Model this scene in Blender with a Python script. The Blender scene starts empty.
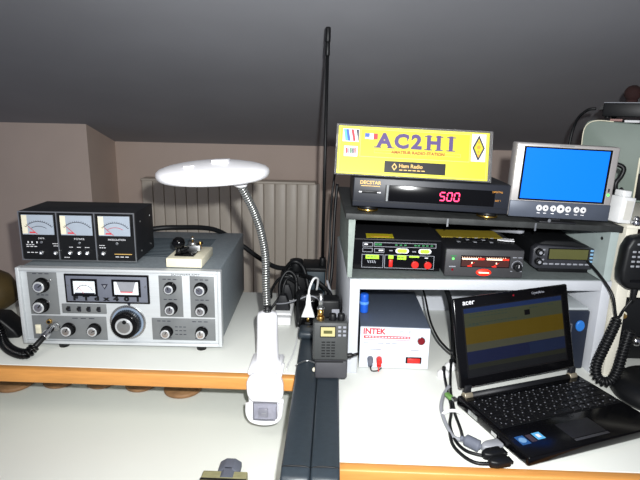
import bpy, bmesh, math, random
from mathutils import Vector, Matrix, Euler
random.seed(7)
PI = math.pi
COL = bpy.context.scene.collection
SC = bpy.context.scene

# ------------------------------------------------------------------ materials
def lin(c):
    c = c / 255.0
    return c / 12.92 if c <= 0.04045 else ((c + 0.055) / 1.055) ** 2.4
def rgb(r, g, b): return (lin(r), lin(g), lin(b), 1)
MATS = {}
def mat(name, col, rough=0.5, metal=0.0, emit=0.0, var=0.06, scale=40.0, bump=0.0, coat=0.0, spec=0.5, trans=0.0, ior=1.45, ecol=None, stretch=(1, 1, 1)):
    if name in MATS: return MATS[name]
    m = bpy.data.materials.new(name); m.use_nodes = True
    nt = m.node_tree; N = nt.nodes; L = nt.links
    b = N['Principled BSDF']
    c = rgb(*col)
    b.inputs['Roughness'].default_value = rough
    b.inputs['Metallic'].default_value = metal
    b.inputs['Coat Weight'].default_value = coat
    b.inputs['Specular IOR Level'].default_value = spec
    b.inputs['IOR'].default_value = ior
    b.inputs['Transmission Weight'].default_value = trans
    tc = N.new('ShaderNodeTexCoord'); mp = N.new('ShaderNodeMapping'); no = N.new('ShaderNodeTexNoise')
    mp.inputs['Scale'].default_value = stretch
    no.inputs['Scale'].default_value = scale; no.inputs['Detail'].default_value = 4
    L.new(tc.outputs['Object'], mp.inputs['Vector']); L.new(mp.outputs['Vector'], no.inputs['Vector'])
    rp = N.new('ShaderNodeValToRGB')
    rp.color_ramp.elements[0].position = 0.3; rp.color_ramp.elements[1].position = 0.7
    rp.color_ramp.elements[0].color = tuple(max(0, x * (1 - var)) for x in c[:3]) + (1,)
    rp.color_ramp.elements[1].color = tuple(min(1, x * (1 + var)) for x in c[:3]) + (1,)
    L.new(no.outputs['Fac'], rp.inputs['Fac']); L.new(rp.outputs['Color'], b.inputs['Base Color'])
    if bump:
        bp = N.new('ShaderNodeBump'); bp.inputs['Strength'].default_value = bump; bp.inputs['Distance'].default_value = 0.001
        L.new(no.outputs['Fac'], bp.inputs['Height']); L.new(bp.outputs['Normal'], b.inputs['Normal'])
    if emit:
        b.inputs['Emission Color'].default_value = rgb(*(ecol or col)); b.inputs['Emission Strength'].default_value = emit
    MATS[name] = m
    return m

M_wall = mat('plaster_wall', (208, 190, 178), 0.95, var=0.03, scale=6, bump=0.1, spec=0.1)
M_ceil = mat('ceiling_paint', (156, 157, 162), 0.75, var=0.06, scale=2.5, bump=0.15, spec=0.2)
M_floor = mat('floor_tile', (150, 130, 110), 0.6)
M_white_top = mat('white_laminate', (219, 221, 215), 0.45, var=0.015, scale=9, spec=0.3)
M_white_worn = mat('white_laminate_worn', (221, 223, 216), 0.5, var=0.02, scale=5, spec=0.3)
M_trimwood = mat('beech_edge', (204, 142, 74), 0.45, var=0.10, scale=26, stretch=(0.6, 6, 6))
M_shelfwhite = mat('shelf_laminate', (188, 191, 197), 0.5, var=0.02)
M_shelfcream = mat('cream_laminate', (216, 212, 198), 0.5, var=0.02)
M_grayfelt = mat('gray_shelf_top', (104, 112, 112), 0.7, var=0.12, scale=120)
M_darkshelf = mat('dark_shelf_board', (44, 46, 46), 0.6, var=0.3, scale=60)
M_black = mat('black_plastic', (15, 16, 18), 0.45, spec=.35)
M_blackm = mat('black_matte_metal', (21, 22, 26), 0.55, bump=0.1, scale=300)
M_blackgl = mat('black_gloss', (8, 8, 10), 0.16, spec=.3)
M_navy = mat('dark_navy_vinyl', (42, 50, 57), 0.42, var=0.1, scale=150, bump=0.15)
M_chrome = mat('chrome', (205, 205, 208), 0.18, 1.0)
M_steel = mat('satin_steel', (190, 192, 192), 0.35, 1.0)
M_brass = mat('brass', (205, 165, 95), 0.3, 1.0)
M_gold = mat('gold_foot_ring', (215, 175, 90), 0.25, 1.0)
M_silverface = mat('brushed_silver_face', (202, 206, 208), 0.42, 0.25, var=0.03, scale=60, stretch=(0.2, 5, 5))
M_grayface = mat('grey_panel_paint', (118, 121, 122), 0.5, 0.2)
M_hammer = mat('blue_grey_hammered_steel', (122, 130, 135), 0.5, 0.1, var=0.10, scale=180, bump=0.35)
M_slate = mat('slate_plate', (104, 108, 120), 0.5)
M_dial = mat('meter_dial_lit', (226, 232, 236), 0.4, var=0.01, emit=0.12)
M_dial2 = mat('meter_dial_grey', (160, 170, 182), 0.4, var=0.03)
M_ink = mat('dark_ink', (38, 40, 52), 0.6)
M_redink = mat('red_ink', (206, 52, 60), 0.6)
M_whiteink = mat('white_ink', (225, 225, 228), 0.6)
M_goldink = mat('gold_ink', (208, 170, 96), 0.5)
M_grayink = mat('grey_ink', (134, 136, 144), 0.6)
M_cream = mat('cream_plastic', (226, 220, 196), 0.45)
M_lampwhite = mat('lamp_white_plastic', (236, 236, 240), 0.3, var=0.01, spec=0.5)
M_clear = mat('smoky_clear_plastic', (190, 190, 205), 0.12, trans=0.6, var=0.02)
M_acryl = mat('clear_acrylic', (205, 205, 205), 0.08, trans=0.85, var=0.0)
M_rad = mat('radiator_enamel', (200, 190, 176), 0.4, var=0.02)
M_brown = mat('brown_wood_disc', (140, 104, 70), 0.6, var=0.2, scale=60)
M_ochre = mat('ochre_leather', (72, 58, 28), 0.6, var=0.25, scale=30, bump=0.3)
M_yellow = mat('sign_yellow', (198, 192, 44), 0.5, var=0.01)
M_yellow2 = mat('sign_yellow_deep', (190, 177, 38), 0.5, var=0.02)
M_yellow_pale = mat('sign_line_pale', (226, 222, 120), 0.5)
M_violet = mat('violet_letter', (76, 60, 108), 0.6)
M_orangeink = mat('orange_ink', (205, 140, 50), 0.6)
M_blue = mat('blue_plastic', (30, 90, 200), 0.35)
M_flagblue = mat('flag_blue', (60, 90, 170), 0.6)
M_flagsky = mat('flag_sky', (90, 170, 220), 0.6)
M_red = mat('red_plastic', (200, 36, 30), 0.35)
M_darkred = mat('dark_red_lens', (110, 14, 26), 0.2)
M_led = mat('red_digits', (255, 60, 110), 0.5, emit=2.2, ecol=(255, 50, 100))
M_bluescreen = mat('blue_screen', (0, 60, 160), 0.3, emit=1.0, ecol=(0, 126, 255), var=0.0)
M_silverpl = mat('silver_plastic', (176, 172, 170), 0.35, 0.4)
M_monbar = mat('monitor_lower_bar', (74, 80, 92), 0.4, 0.2)
M_green = mat('green_label', (166, 214, 50), 0.6)
M_greenled = mat('green_led', (90, 240, 90), 0.5, emit=1.5)
M_dimgreen = mat('dim_green_print', (30, 110, 60), 0.6)
M_orangeglow = mat('orange_backlit_scale', (50, 14, 8), 0.5, emit=0.35, ecol=(64, 12, 4))
M_scaleglow = mat('white_backlit_scale', (255, 225, 190), 0.5, emit=1.0)
M_redglow = mat('red_backlit_scale', (255, 40, 20), 0.5, emit=1.0)
M_olive = mat('olive_lcd', (80, 80, 44), 0.35)
M_lcd = mat('yellow_grey_lcd', (176, 168, 120), 0.3)
M_psface = mat('white_painted_face', (216, 222, 232), 0.45, var=0.01)
M_pscase = mat('blue_grey_case', (78, 86, 100), 0.45, var=0.06, scale=200)
M_graygreen = mat('grey_green_case', (118, 130, 122), 0.55, var=0.04, scale=20)
M_htgray = mat('handheld_grey', (58, 60, 60), 0.5)
M_whiteplug = mat('white_rubber', (225, 226, 226), 0.5)
M_grey = mat('grey_plastic', (140, 142, 148), 0.5)
M_darkblue = mat('dark_navy_box', (26, 33, 48), 0.5)
M_key = mat('key_black', (13, 13, 15), 0.4, spec=.35)
M_scrtop = mat('screen_taskbar', (12, 22, 48), 0.3, emit=0.091, ecol=(52, 82, 140))
M_scrgreen = mat('screen_pale_green', (30, 32, 21), 0.3, emit=0.099, ecol=(128, 134, 104))
M_scryellow = mat('screen_ochre', (42, 33, 3), 0.3, emit=0.099, ecol=(168, 138, 10))
M_scrblue = mat('screen_navy', (9, 14, 36), 0.3, emit=0.091, ecol=(36, 42, 72))
M_scrcream = mat('screen_cream', (33, 33, 24), 0.3, emit=0.099, ecol=(136, 136, 112))
M_khaki = mat('worn_khaki_wood', (150, 146, 108), 0.7, var=0.25, scale=50, stretch=(1, 8, 8))
M_knobgray = mat('grey_rubber_knob', (92, 96, 108), 0.6)
M_greysocket = mat('sky_blue_sticker', (40, 110, 190), 0.4)
M_teal = mat('teal_black_metal', (38, 52, 60), 0.5)
M_redbrown = mat('red_brown_foam', (44, 20, 18), 0.9, var=0.3)

# ------------------------------------------------------------------ mesh helper
def frame_from(d):
    d = d.normalized()
    up = Vector((0, 0, 1)) if abs(d.z) < 0.95 else Vector((1, 0, 0))
    x = up.cross(d).normalized(); y = d.cross(x)
    return Matrix((x, y, d)).transposed()
class B:
    def __init__(s): s.bm = bmesh.new(); s.mats = []
    def _m(s, m):
        if m not in s.mats: s.mats.append(m)
        return s.mats.index(m)
    def merge(s, tb, m, smooth=False, M=None):
        if M is not None: tb.transform(M)
        i = s._m(m)
        for f in tb.faces: f.material_index = i; f.smooth = smooth
        me = bpy.data.meshes.new('tmp'); tb.to_mesh(me); tb.free()
        s.bm.from_mesh(me); bpy.data.meshes.remove(me)
        return s
    def box(s, x0, x1, y0, y1, z0, z1, m, bev=0.0, seg=2, M=None, smooth=None):
        tb = bmesh.new(); bmesh.ops.create_cube(tb, size=1)
        for v in tb.verts:
            v.co = Vector(((x0 + x1) / 2 + v.co.x * (x1 - x0), (y0 + y1) / 2 + v.co.y * (y1 - y0), (z0 + z1) / 2 + v.co.z * (z1 - z0)))
        if bev:
            bev = min(bev, 0.49 * min(abs(x1 - x0), abs(y1 - y0), abs(z1 - z0)))
            bmesh.ops.bevel(tb, geom=list(tb.edges), offset=bev, segments=seg, profile=0.5, affect='EDGES')
        return s.merge(tb, m, bool(bev) if smooth is None else smooth, M)
    def cyl(s, p0, p1, r0, m, r1=None, n=24, smooth=True, bev=0.0):
        p0 = Vector(p0); p1 = Vector(p1); r1 = r0 if r1 is None else r1
        tb = bmesh.new(); h = (p1 - p0).length
        bmesh.ops.create_cone(tb, cap_ends=True, segments=n, radius1=r0, radius2=r1, depth=h)
        if bev:
            es = [e for e in tb.edges if abs(abs(e.verts[0].co.z) - h / 2) < 1e-6 and abs(e.verts[0].co.z - e.verts[1].co.z) < 1e-6]
            bmesh.ops.bevel(tb, geom=es, offset=bev, segments=2, profile=0.5, affect='EDGES')
        M = Matrix.Translation((p0 + p1) / 2) @ frame_from(p1 - p0).to_4x4()
        i = len(s.bm.faces); s.merge(tb, m, smooth, M)
        s.bm.faces.ensure_lookup_table()
        for f in s.bm.faces[i:]:
            if len(f.verts) > 6: f.smooth = False
        return s
    def sph(s, c, r, m, n=16, sc=(1, 1, 1)):
        tb = bmesh.new(); bmesh.ops.create_uvsphere(tb, u_segments=n * 2, v_segments=n, radius=r)
        return s.merge(tb, m, True, Matrix.Translation(c) @ Matrix.Diagonal((*sc, 1)))
    def lathe(s, prof, m, M=None, n=32, sc=(1, 1, 1)):
        tb = bmesh.new(); rings = []
        for r, z in prof:
            if r < 1e-6: rings.append([tb.verts.new((0, 0, z))])
            else: rings.append([tb.verts.new((r * math.cos(2 * PI * k / n) * sc[0], r * math.sin(2 * PI * k / n) * sc[1], z)) for k in range(n)])
        for a, b in zip(rings, rings[1:]):
            for k in range(n):
                k2 = (k + 1) % n
                if len(a) == 1 and len(b) == 1: continue
                if len(a) == 1: tb.faces.new((a[0], b[k], b[k2]))
                elif len(b) == 1: tb.faces.new((a[k], a[k2], b[0]))
                else: tb.faces.new((a[k], a[k2], b[k2], b[k]))
        bmesh.ops.recalc_face_normals(tb, faces=tb.faces)
        return s.merge(tb, m, True, M)
    def prism(s, pts, y0, y1, m, bev=0.0, M=None, axis='y'):
        """polygon of (x, z) extruded along y (or (x, y) along z)"""
        tb = bmesh.new()
        f3 = (lambda p, q: (p[0], q, p[1])) if axis == 'y' else (lambda p, q: (p[0], p[1], q))
        if axis == 'x': f3 = lambda p, q: (q, p[0], p[1])
        a = [tb.verts.new(f3(p, y0)) for p in pts]; b = [tb.verts.new(f3(p, y1)) for p in pts]
        tb.faces.new(a); tb.faces.new(b[::-1])
        for k in range(len(pts)): tb.faces.new((a[k], b[k], b[(k + 1) % len(pts)], a[(k + 1) % len(pts)]))
        bmesh.ops.recalc_face_normals(tb, faces=tb.faces)
        if bev: bmesh.ops.bevel(tb, geom=list(tb.edges), offset=bev, segments=2, profile=0.5, affect='EDGES')
        return s.merge(tb, m, bool(bev), M)
    def tube(s, pts, r, m, n=8, smooth=True, dense=6, raw=False):
        P = [Vector(p) for p in pts]
        if not raw and len(P) > 2: P = spline(P, dense)
        tb = bmesh.new(); rings = []
        T = [(P[min(i + 1, len(P) - 1)] - P[max(i - 1, 0)]).normalized() for i in range(len(P))]
        u = frame_from(T[0]).col[0].copy()
        for i, p in enumerate(P):
            u = (u - T[i] * u.dot(T[i])).normalized(); v = T[i].cross(u)
            rr = r[i] if isinstance(r, (list, tuple)) else r
            rings.append([tb.verts.new(p + (u * math.cos(2 * PI * k / n) + v * math.sin(2 * PI * k / n)) * rr) for k in range(n)])
        for a, b in zip(rings, rings[1:]):
            for k in range(n): tb.faces.new((a[k], a[(k + 1) % n], b[(k + 1) % n], b[k]))
        tb.faces.new(rings[0][::-1]); tb.faces.new(rings[-1])
        return s.merge(tb, m, smooth)
    def rect(s, x0, x1, z0, z1, y, m, t=0.0004):
        return s.box(x0, x1, y - t, y, z0, z1, m)
    def ring(s, x0, x1, z0, z1, w, y, m, t=0.0006):
        s.box(x0, x1, y - t, y, z0, z0 + w, m); s.box(x0, x1, y - t, y, z1 - w, z1, m)
        s.box(x0, x0 + w, y - t, y, z0 + w, z1 - w, m); return s.box(x1 - w, x1, y - t, y, z0 + w, z1 - w, m)
    def mesh(s, name):
        me = bpy.data.meshes.new(name); s.bm.to_mesh(me); s.bm.free()
        for m in s.mats: me.materials.append(m)
        return me
def spline(P, d):
    out = []
    for i in range(len(P) - 1):
        p0 = P[max(i - 1, 0)]; p1 = P[i]; p2 = P[i + 1]; p3 = P[min(i + 2, len(P) - 1)]
        for k in range(d):
            t = k / d
            out.append(0.5 * ((2 * p1) + (p2 - p0) * t + (2 * p0 - 5 * p1 + 4 * p2 - p3) * t * t + (3 * p1 - p0 - 3 * p2 + p3) * t ** 3))
    out.append(P[-1]); return out
def coil(guide, R, pitch, per=10, d=20):
    """helix around a guide curve"""
    P = spline([Vector(g) for g in guide], d)
    T = [(P[min(i + 1, len(P) - 1)] - P[max(i - 1, 0)]).normalized() for i in range(len(P))]
    u = frame_from(T[0]).col[0].copy(); L = [0.0]
    for a, b in zip(P, P[1:]): L.append(L[-1] + (b - a).length)
    U = []
    for t in T:
        u = (u - t * u.dot(t)).normalized(); U.append(u.copy())
    out = []; n = int(L[-1] / pitch * per); j = 0
    for k in range(n + 1):
        l = L[-1] * k / n
        while j < len(L) - 2 and L[j + 1] < l: j += 1
        f = (l - L[j]) / max(1e-9, L[j + 1] - L[j])
        p = P[j].lerp(P[j + 1], f); t = T[j].lerp(T[j + 1], f).normalized(); uu = U[j].lerp(U[j + 1], f); uu = (uu - t * uu.dot(t)).normalized(); vv = t.cross(uu)
        a = 2 * PI * k / per
        out.append(p + (uu * math.cos(a) + vv * math.sin(a)) * R)
    return out
def textmesh(txt, size, depth, mats, bold=0.0, spacing=1.0, align='CENTER', shear=0.0):
    cu = bpy.data.curves.new('t', 'FONT'); cu.body = txt; cu.size = size; cu.extrude = depth; cu.offset = bold
    cu.align_x = align; cu.align_y = 'CENTER'; cu.space_character = spacing; cu.shear = shear; cu.resolution_u = 3
    o = bpy.data.objects.new('t', cu); COL.objects.link(o)
    bpy.context.view_layer.update()
    me = bpy.data.meshes.new_from_object(o.evaluated_get(bpy.context.evaluated_depsgraph_get()))
    bpy.data.objects.remove(o); bpy.data.curves.remove(cu)
    me.materials.clear(); me.materials.append(mats)
    return me
def addtext(b, txt, size, x, y, z, m, bold=0.0, spacing=1.0, align='CENTER', depth=0.0002, shear=0.0, up=False, sx=1.0, M=None):
    me = textmesh(txt, size, depth, m, bold, spacing, align, shear)
    tb = bmesh.new(); tb.from_mesh(me); bpy.data.meshes.remove(me)
    MM = Matrix.Translation((x, y, z)) @ (Matrix.Identity(4) if up else Matrix.Rotation(PI / 2, 4, 'X')) @ Matrix.Diagonal((sx, 1, 1, 1))
    b.merge(tb, m, False, (M @ MM) if M is not None else MM)
    return b

# ------------------------------------------------------------------ object helper
def props(o, label=None, cat=None, group=None, kind=None):
    if label: o['label'] = label
    if cat: o['category'] = cat
    if group: o['group'] = group
    if kind: o['kind'] = kind
    return o
def thing(name, label, cat, loc=(0, 0, 0), rz=0.0, group=None, rx=0.0, ry=0.0):
    o = bpy.data.objects.new(name, None); COL.objects.link(o)
    o.location = loc; o.rotation_euler = (rx, ry, rz); o.empty_display_size = 0.02
    return props(o, label, cat, group)
def part(name, b, parent=None, label=None, loc=(0, 0, 0), rot=(0, 0, 0)):
    me = b.mesh(name) if isinstance(b, B) else b
    o = bpy.data.objects.new(name, me); COL.objects.link(o)
    o.location = loc; o.rotation_euler = rot
    if parent: o.parent = parent
    if label: o['label'] = label
    return o
def solo(name, b, label, cat, loc=(0, 0, 0), rz=0.0, group=None):
    o = part(name, b, None, None, loc, (0, 0, rz)); return props(o, label, cat, group)
def struct(name, b): return props(part(name, b), kind='structure')
def copy_tree(o, parent=None):
    c = o.copy(); COL.objects.link(c)
    if parent: c.parent = parent
    for ch in list(o.children): copy_tree(ch, c)
    return c
def kcyl(r, h, m, cap=None, capr=None, n=24):
    """knob along -Y, from y=0"""
    b = B(); b.cyl((0, 0, 0), (0, -h, 0), r, m, n=n, bev=min(0.001, r * .2))
    if cap: b.cyl((0, -h, 0), (0, -h - 0.0012, 0), capr, cap, n=n)
    return b

# ================================================================== ROOM
YB = 2.535; YN = 2.25; XC = -1.053; ZB = 0.479 - .0652 * YB
SL = (0.479 - .0344 * YN - ZB) / (YB - YN)
def zc(y): return ZB + SL * (YB - y)
FZ = -0.86
b = B(); b.box(-2.6, 2.4, -0.6, 2.75, FZ - 0.05, FZ, M_floor); struct('floor', b)
b = B(); b.prism([(YB + 0.1, FZ), (YB + 0.1, zc(YB + 0.1)), (YB, zc(YB)), (YB, FZ)], XC - 0.1, 2.4, M_wall, axis='x'); struct('wall_back', b)
b = B()
b.prism([(YN, FZ), (YB + 0.1, FZ), (YB + 0.1, zc(YB + 0.1)), (YN, zc(YN))], -2.6, XC, M_wall, axis='x'); struct('wall_left', b)
b = B(); b.prism([(-0.6, FZ), (YB + 0.1, FZ), (YB + 0.1, zc(YB + 0.1)), (-0.6, zc(-0.6))], 2.3, 2.4, M_wall, axis='x'); struct('wall_right', b)
b = B(); b.prism([(-0.6, zc(-0.6)), (YB + 0.1, zc(YB + 0.1)), (YB + 0.1, zc(YB + 0.1) + 0.1), (-0.6, zc(-0.6) + 0.1)], -2.6, 2.4, M_ceil, axis='x'); struct('ceiling', b)

# radiator on the back wall
rad = thing('radiator', 'long white ribbed wall radiator under the sloping ceiling behind the desk', 'radiator', (0, 0, 0))
yr = YB - 0.125
b = B(); b.box(-0.875, -0.09, yr + 0.008, yr + 0.05, -0.50, 0.152, M_rad); part('rear_panel', b, rad)
x = -0.887; fm = None
k = 0
while x < -0.1:
    b = B(); b.box(0, 0.0490, 0, 0.02, -0.50, 0.151, M_rad, bev=0.003) if fm is None else None
    if fm is None: fm = b.mesh('fin')
    part('fin', fm, rad, loc=(x, yr - 0.008, 0)); x += 0.0515; k += 1
b = B(); b.box(-0.89, -0.085, yr - 0.012, yr + 0.06, 0.146, 0.158, M_rad, bev=0.003)
part('top_grille', b, rad)
b = B()
for xx in (-0.75, -0.2): b.box(xx, xx + 0.03, yr + 0.04, YB - .001, 0.0, 0.03, M_rad)
part('wall_bracket', b, rad)

# ================================================================== DESKS
def slab_desk(name, label, x0, x1, y0, y1, z, th, legs, m=M_white_top, trim=True, trimh=None):
    d = thing(name, label, 'desk', ((x0 + x1) / 2, y0, z))
    hx = (x1 - x0) / 2; dy = y1 - y0; th2 = trimh or th
    b = B(); b.box(-hx, hx, 0.018 if trim else 0, dy, -th, 0, m, bev=0.001); part('desk_top', b, d)
    if trim:
        b = B(); b.box(-hx, hx, 0, 0.018, -th2, 0.0, M_trimwood, bev=0.003); part('edge_trim', b, d, 'orange beech edge strip')
    for lx, ly, w, dd, lh in legs:
        b = B(); b.box(lx, lx + w, ly, ly + dd, -lh, -th, M_white_top, bev=0.001); part('leg', b, d)
    return d
slab_desk('low_desk', 'lower white desk surface running in front of and under the raised left shelf', -1.55, -0.062, 0.42, 1.38, -0.13, 0.028,
          [(-0.74, 0.04, 0.03, 0.85, 0.73), (0.70, 0.04, 0.03, 0.85, 0.73)], M_white_worn)
slab_desk('raised_desk_shelf', 'raised white desk shelf with orange wood edge carrying the big silver radio', -1.50, -0.062, 0.878, 1.34, 0.0, 0.027,
          [(-0.70, 0.22, 0.02, 0.2, 0.13), (-0.0, 0.3, 0.02, 0.12, 0.13), (0.695, 0.22, 0.02, 0.2, 0.13)])
slab_desk('desk', 'right hand white desk with orange wood front edge holding the small open laptop', -0.060, 0.98, 0.630, 1.38, 0.0, 0.028,
          [(-0.515, 0.06, 0.03, 0.65, 0.86), (0.485, 0.06, 0.03, 0.65, 0.86)])
# round wooden discs under the raised shelf
discs = [(-0.700, 1.048, .040, 'leftmost of the round brown wooden discs under the raised shelf, cut by the photo edge'),
         (-0.607, 1.066, .034, 'second from the left of the round brown wooden discs under the raised shelf'),
         (-0.512, 1.066, .030, 'middle one of the five round brown wooden discs under the raised shelf'),
         (-0.421, 1.062, .033, 'fourth from the left of the round brown wooden discs under the raised shelf'),
         (-0.322, 1.050, .041, 'rightmost and largest round brown wooden disc under the raised shelf, nearest the lamp')]
for x, y, r, lb in discs:
    b = B(); b.lathe([(0, 0), (r * 0.92, 0), (r, 0.002), (r, 0.007), (r * 0.93, 0.010), (0, 0.010)], M_brown)
    solo('wooden_disc', b, lb, 'disc', (x, y, -0.1298), group='round wooden discs under the raised shelf')

# ================================================================== BIG TRANSCEIVER
T = thing('radio_transceiver', 'large silver fronted vintage radio transceiver with blue-grey steel case, big tuning dial', 'radio', (-0.6160, 0.9680, 0), 0.0247)
W, H, D = 0.400, 0.170, 0.335; Z0 = 0.011
b = B(); b.box(0.004, W - 0.004, 0.012, D, Z0 + 0.003, H - 0.001, M_hammer, bev=0.003); part('case', b, T, 'blue-grey hammered steel case')
b = B(); b.box(0, W, 0.004, 0.016, Z0, H, M_silverface, bev=0.002)
b.box(0, 0.007, -0.003, 0.006, Z0, H, M_silverface, bev=0.001); b.box(W - 0.007, W, -0.003, 0.006, Z0, H, M_silverface, bev=0.001)
b.box(0.007, W - 0.007, -0.003, 0.006, Z0, Z0 + 0.006, M_silverface, bev=0.001); b.box(0.007, W - 0.007, -0.003, 0.006, H - 0.006, H, M_silverface, bev=0.001)
part('front_panel', b, T, 'brushed silver front panel')
Y = 0.004
def gpanel(x0, x1, z0, z1):
    b = B(); b.box(x0, x1, Y - 0.0008, Y + 0.001, z0, z1, M_grayface, bev=0.0003)
    return part('control_panel', b, T, 'grey painted control area')
gp = {k: gpanel(*v) for k, v in dict(ul=(.019, .077, .072, .160), ll=(.019, .168, .019, .069), r1=(.277, .323, .072, .158), r2=(.338, .386, .072, .158), lr=(.259, .386, .022, .069)).items()}
b = B()
for (x0, x1, z) in [(.03, .066, .156), (.034, .06, .112), (.285, .315, .150), (.348, .378, .150), (.285, .315, .108), (.348, .378, .108), (.27, .30, .062), (.34, .375, .062), (.10, .15, .064), (.305, .33, .05), (.305, .33, .042), (.305, .33, .034), (.345, .37, .026), (.275, .30, .026)]:
    for q in range(3):
        xx = x0 + (x1 - x0) * q / 3; b.rect(xx, xx + (x1 - x0) * .22, z, z + .0016, Y - .0008, M_ink, .0002)
part('panel_printing', b, T)
b = B(); addtext(b, 'SOMMERKAMP', 0.0075, 0.330, Y - 0.0008, 0.1608, M_ink, spacing=1.2); part('maker_lettering', b, T)
# display escutcheon
e = B(); e.box(.092, .258, Y - .003, Y + .001, .0985, .158, M_blackgl, bev=.001); e.box(.0955, .2545, Y - .0036, Y, .102, .1545, M_slate, bev=.0005)
E_ = part('display_plate', e, T, 'slate blue plate with black rim')
def meterwin(x0, x1, z0, z1, kind):
    b = B(); b.ring(x0, x1, z0, z1, .004, Y - .0036, M_blackgl, .0025)
    p = part('meter_frame', b, T)
    b = B(); b.box(x0 + .0035, x1 - .0035, Y - .0044, Y - .0034, z0 + .0035, z1 - .0035, M_dial)
    cx = (x0 + x1) / 2
    if kind == 0:
        pts = [(cx + .016 * math.cos(a), Y - .0046, z0 + .007 + .015 * math.sin(a)) for a in [PI * (0.1 + .8 * k / 14) for k in range(15)]]
        b.tube(pts, .0005, M_ink, n=4, raw=True)
        for k in range(0, 15, 2): b.cyl(pts[k], (pts[k][0] + .0022 * math.cos(PI * (.1 + .8 * k / 14)), Y - .0046, pts[k][2] + .002), .0003, M_ink, n=4)
        b.rect(x0 + .006, x1 - .006, z0 + .004, z0 + .0065, Y - .0044, M_ink, .0003)
        b.cyl((cx - .002, Y - .0048, z0 + .005), (cx - .012, Y - .0048, z0 + .018), .0004, M_redink, n=4)
    else:
        b.prism([(x0 + .009, z1 - .0035), (x1 - .009, z1 - .0035), (x1 - .016, z0 + .009), (x0 + .016, z0 + .009)], Y - .0048, Y - .0044, M_grey)
        b.rect(x0 + .016, x1 - .016, z0 + .0085, z0 + .0105, Y - .0048, M_redink, .0003)
    part('meter_dial', b, p)
meterwin(.106, .157, .114, .149, 0); meterwin(.186, .242, .114, .149, 1)
b = B(); b.prism([(.165, .139), (.178, .139), (.1715, .128)], Y - .0046, Y - .0036, M_ink)
b.prism([(.1685, .1368), (.1745, .1368), (.1715, .1315)], Y - .005, Y - .0046, M_grayink); part('maker_emblem', b, T)
b = B()
for ch, x in zip('FTdx401', (.112, .133, .154, .173, .192, .213, .235)):
    addtext(b, ch, .0125 if ch not in 'dx' else .0115, x, Y - .0042, .1085, M_black, bold=.0008, sx=1.5)
part('model_lettering', b, T)
b = B()
for x in (.099, .251): b.cyl((x, Y - .0036, .135), (x, Y - .0048, .135), .0018, M_steel, n=12)
part('plate_screw', b, T)
b = B(); b.box(.082, .170, Y - .002, Y + .001, .0755, .0955, M_grayface, bev=.0008); sp = part('switch_strip', b, T)
lev = B(); lev.box(-.003, .003, -.002, 0, -.005, .005, M_blackgl); lev.box(-.0018, .0022, -.009, -.002, 0, .005, M_black, bev=.0008)
lev.prism([(-.005, -.003), (.003, .006), (.003, -.003)], -.0026, -.002, M_ink)
lev = lev.mesh('lever_switch')
for x in (.096, .117, .136, .156): part('lever_switch', lev, T, loc=(x, Y - .002, .0855))
# knobs
kb = B(); kb.cyl((0, 0, 0), (0, -.004, 0), .0135, M_blackgl, bev=.0005); kb.cyl((0, -.004, 0), (0, -.015, 0), .0118, M_black, r1=.0108, n=28, bev=.0008)
for k in range(16):
    a = 2 * PI * k / 16; kb.cyl((.0117 * math.cos(a), -.005, .0117 * math.sin(a)), (.0109 * math.cos(a), -.0145, .0109 * math.sin(a)), .0009, M_black, n=5)
M_kn = mat('knob_silver', (206, 209, 211), .3, .45)
kb.cyl((0, -.015, 0), (0, -.0168, 0), .0102, M_kn, r1=.0094, bev=.0005); kb.cyl((0, -.0168, 0), (0, -.0172, 0), .0070, M_chrome, n=20); kb.box(-.0008, .0008, -.0176, -.0155, 0, .008, M_black)
kmesh = kb.mesh('control_knob')
for x, z, s, a in [(.0475, .134, 1.12, 50), (.043, .0915, 1.12, 40), (.3, .134, .9, -20), (.360, .133, 1.0, -50), (.3, .091, .95, 10), (.360, .090, .92, -35), (.289, .041, .92, 30), (.359, .041, .92, -10), (.092, .042, 1.02, 30), (.144, .0425, .98, 60)]:
    o = part('control_knob', kmesh, T, loc=(x, Y - .0008, z), rot=(0, math.radians(a), 0)); o.scale = (s, 1, s)
# chrome lever rings beside the two left knobs
b = B(); b.cyl((.052, Y - .004, .138), (.070, Y - .010, .147), .0012, M_chrome, n=8); b.sph((.070, Y - .010, .147), .0022, M_chrome, 6); part('knob_lever', b, T)
b = B(); b.cyl((.048, Y - .004, .096), (.062, Y - .010, .103), .0012, M_chrome, n=8); b.sph((.062, Y - .010, .103), .0022, M_chrome, 6); part('knob_lever', b, T)
# main dial
b = B(); b.cyl((0, 0, 0), (0, -.003, 0), .036, M_steel, n=48, bev=.0006)
for k in range(50):
    a = 2 * PI * k / 50; b.cyl((.0325 * math.cos(a), -.0031, .0325 * math.sin(a)), (.0352 * math.cos(a), -.0031, .0352 * math.sin(a)), .0003, M_ink, n=4)
b.cyl((0, -.003, 0), (0, -.0034, 0), .0315, mat('blue_grey_skirt', (150, 168, 190), .4, .4), n=48)
dial = part('tuning_dial', b, T, loc=(.2115, Y, .059))
b = B(); b.cyl((0, -.003, 0), (0, -.024, 0), .0275, M_blackgl, r1=.0255, n=48, bev=.0015)
for k in range(40):
    a = 2 * PI * k / 40; b.cyl((.0273 * math.cos(a), -.004, .0273 * math.sin(a)), (.0255 * math.cos(a), -.023, .0255 * math.sin(a)), .0009, M_black, n=5)
b.cyl((0, -.024, 0), (0, -.0262, 0), .0175, M_kn, r1=.0165, n=40, bev=.0005); b.cyl((0, -.0262, 0), (0, -.0268, 0), .013, M_steel, n=32)
b.cyl((.002, -.026, .010), (.002, -.0272, .010), .004, M_black, n=16)
part('tuning_knob', b, dial)
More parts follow.
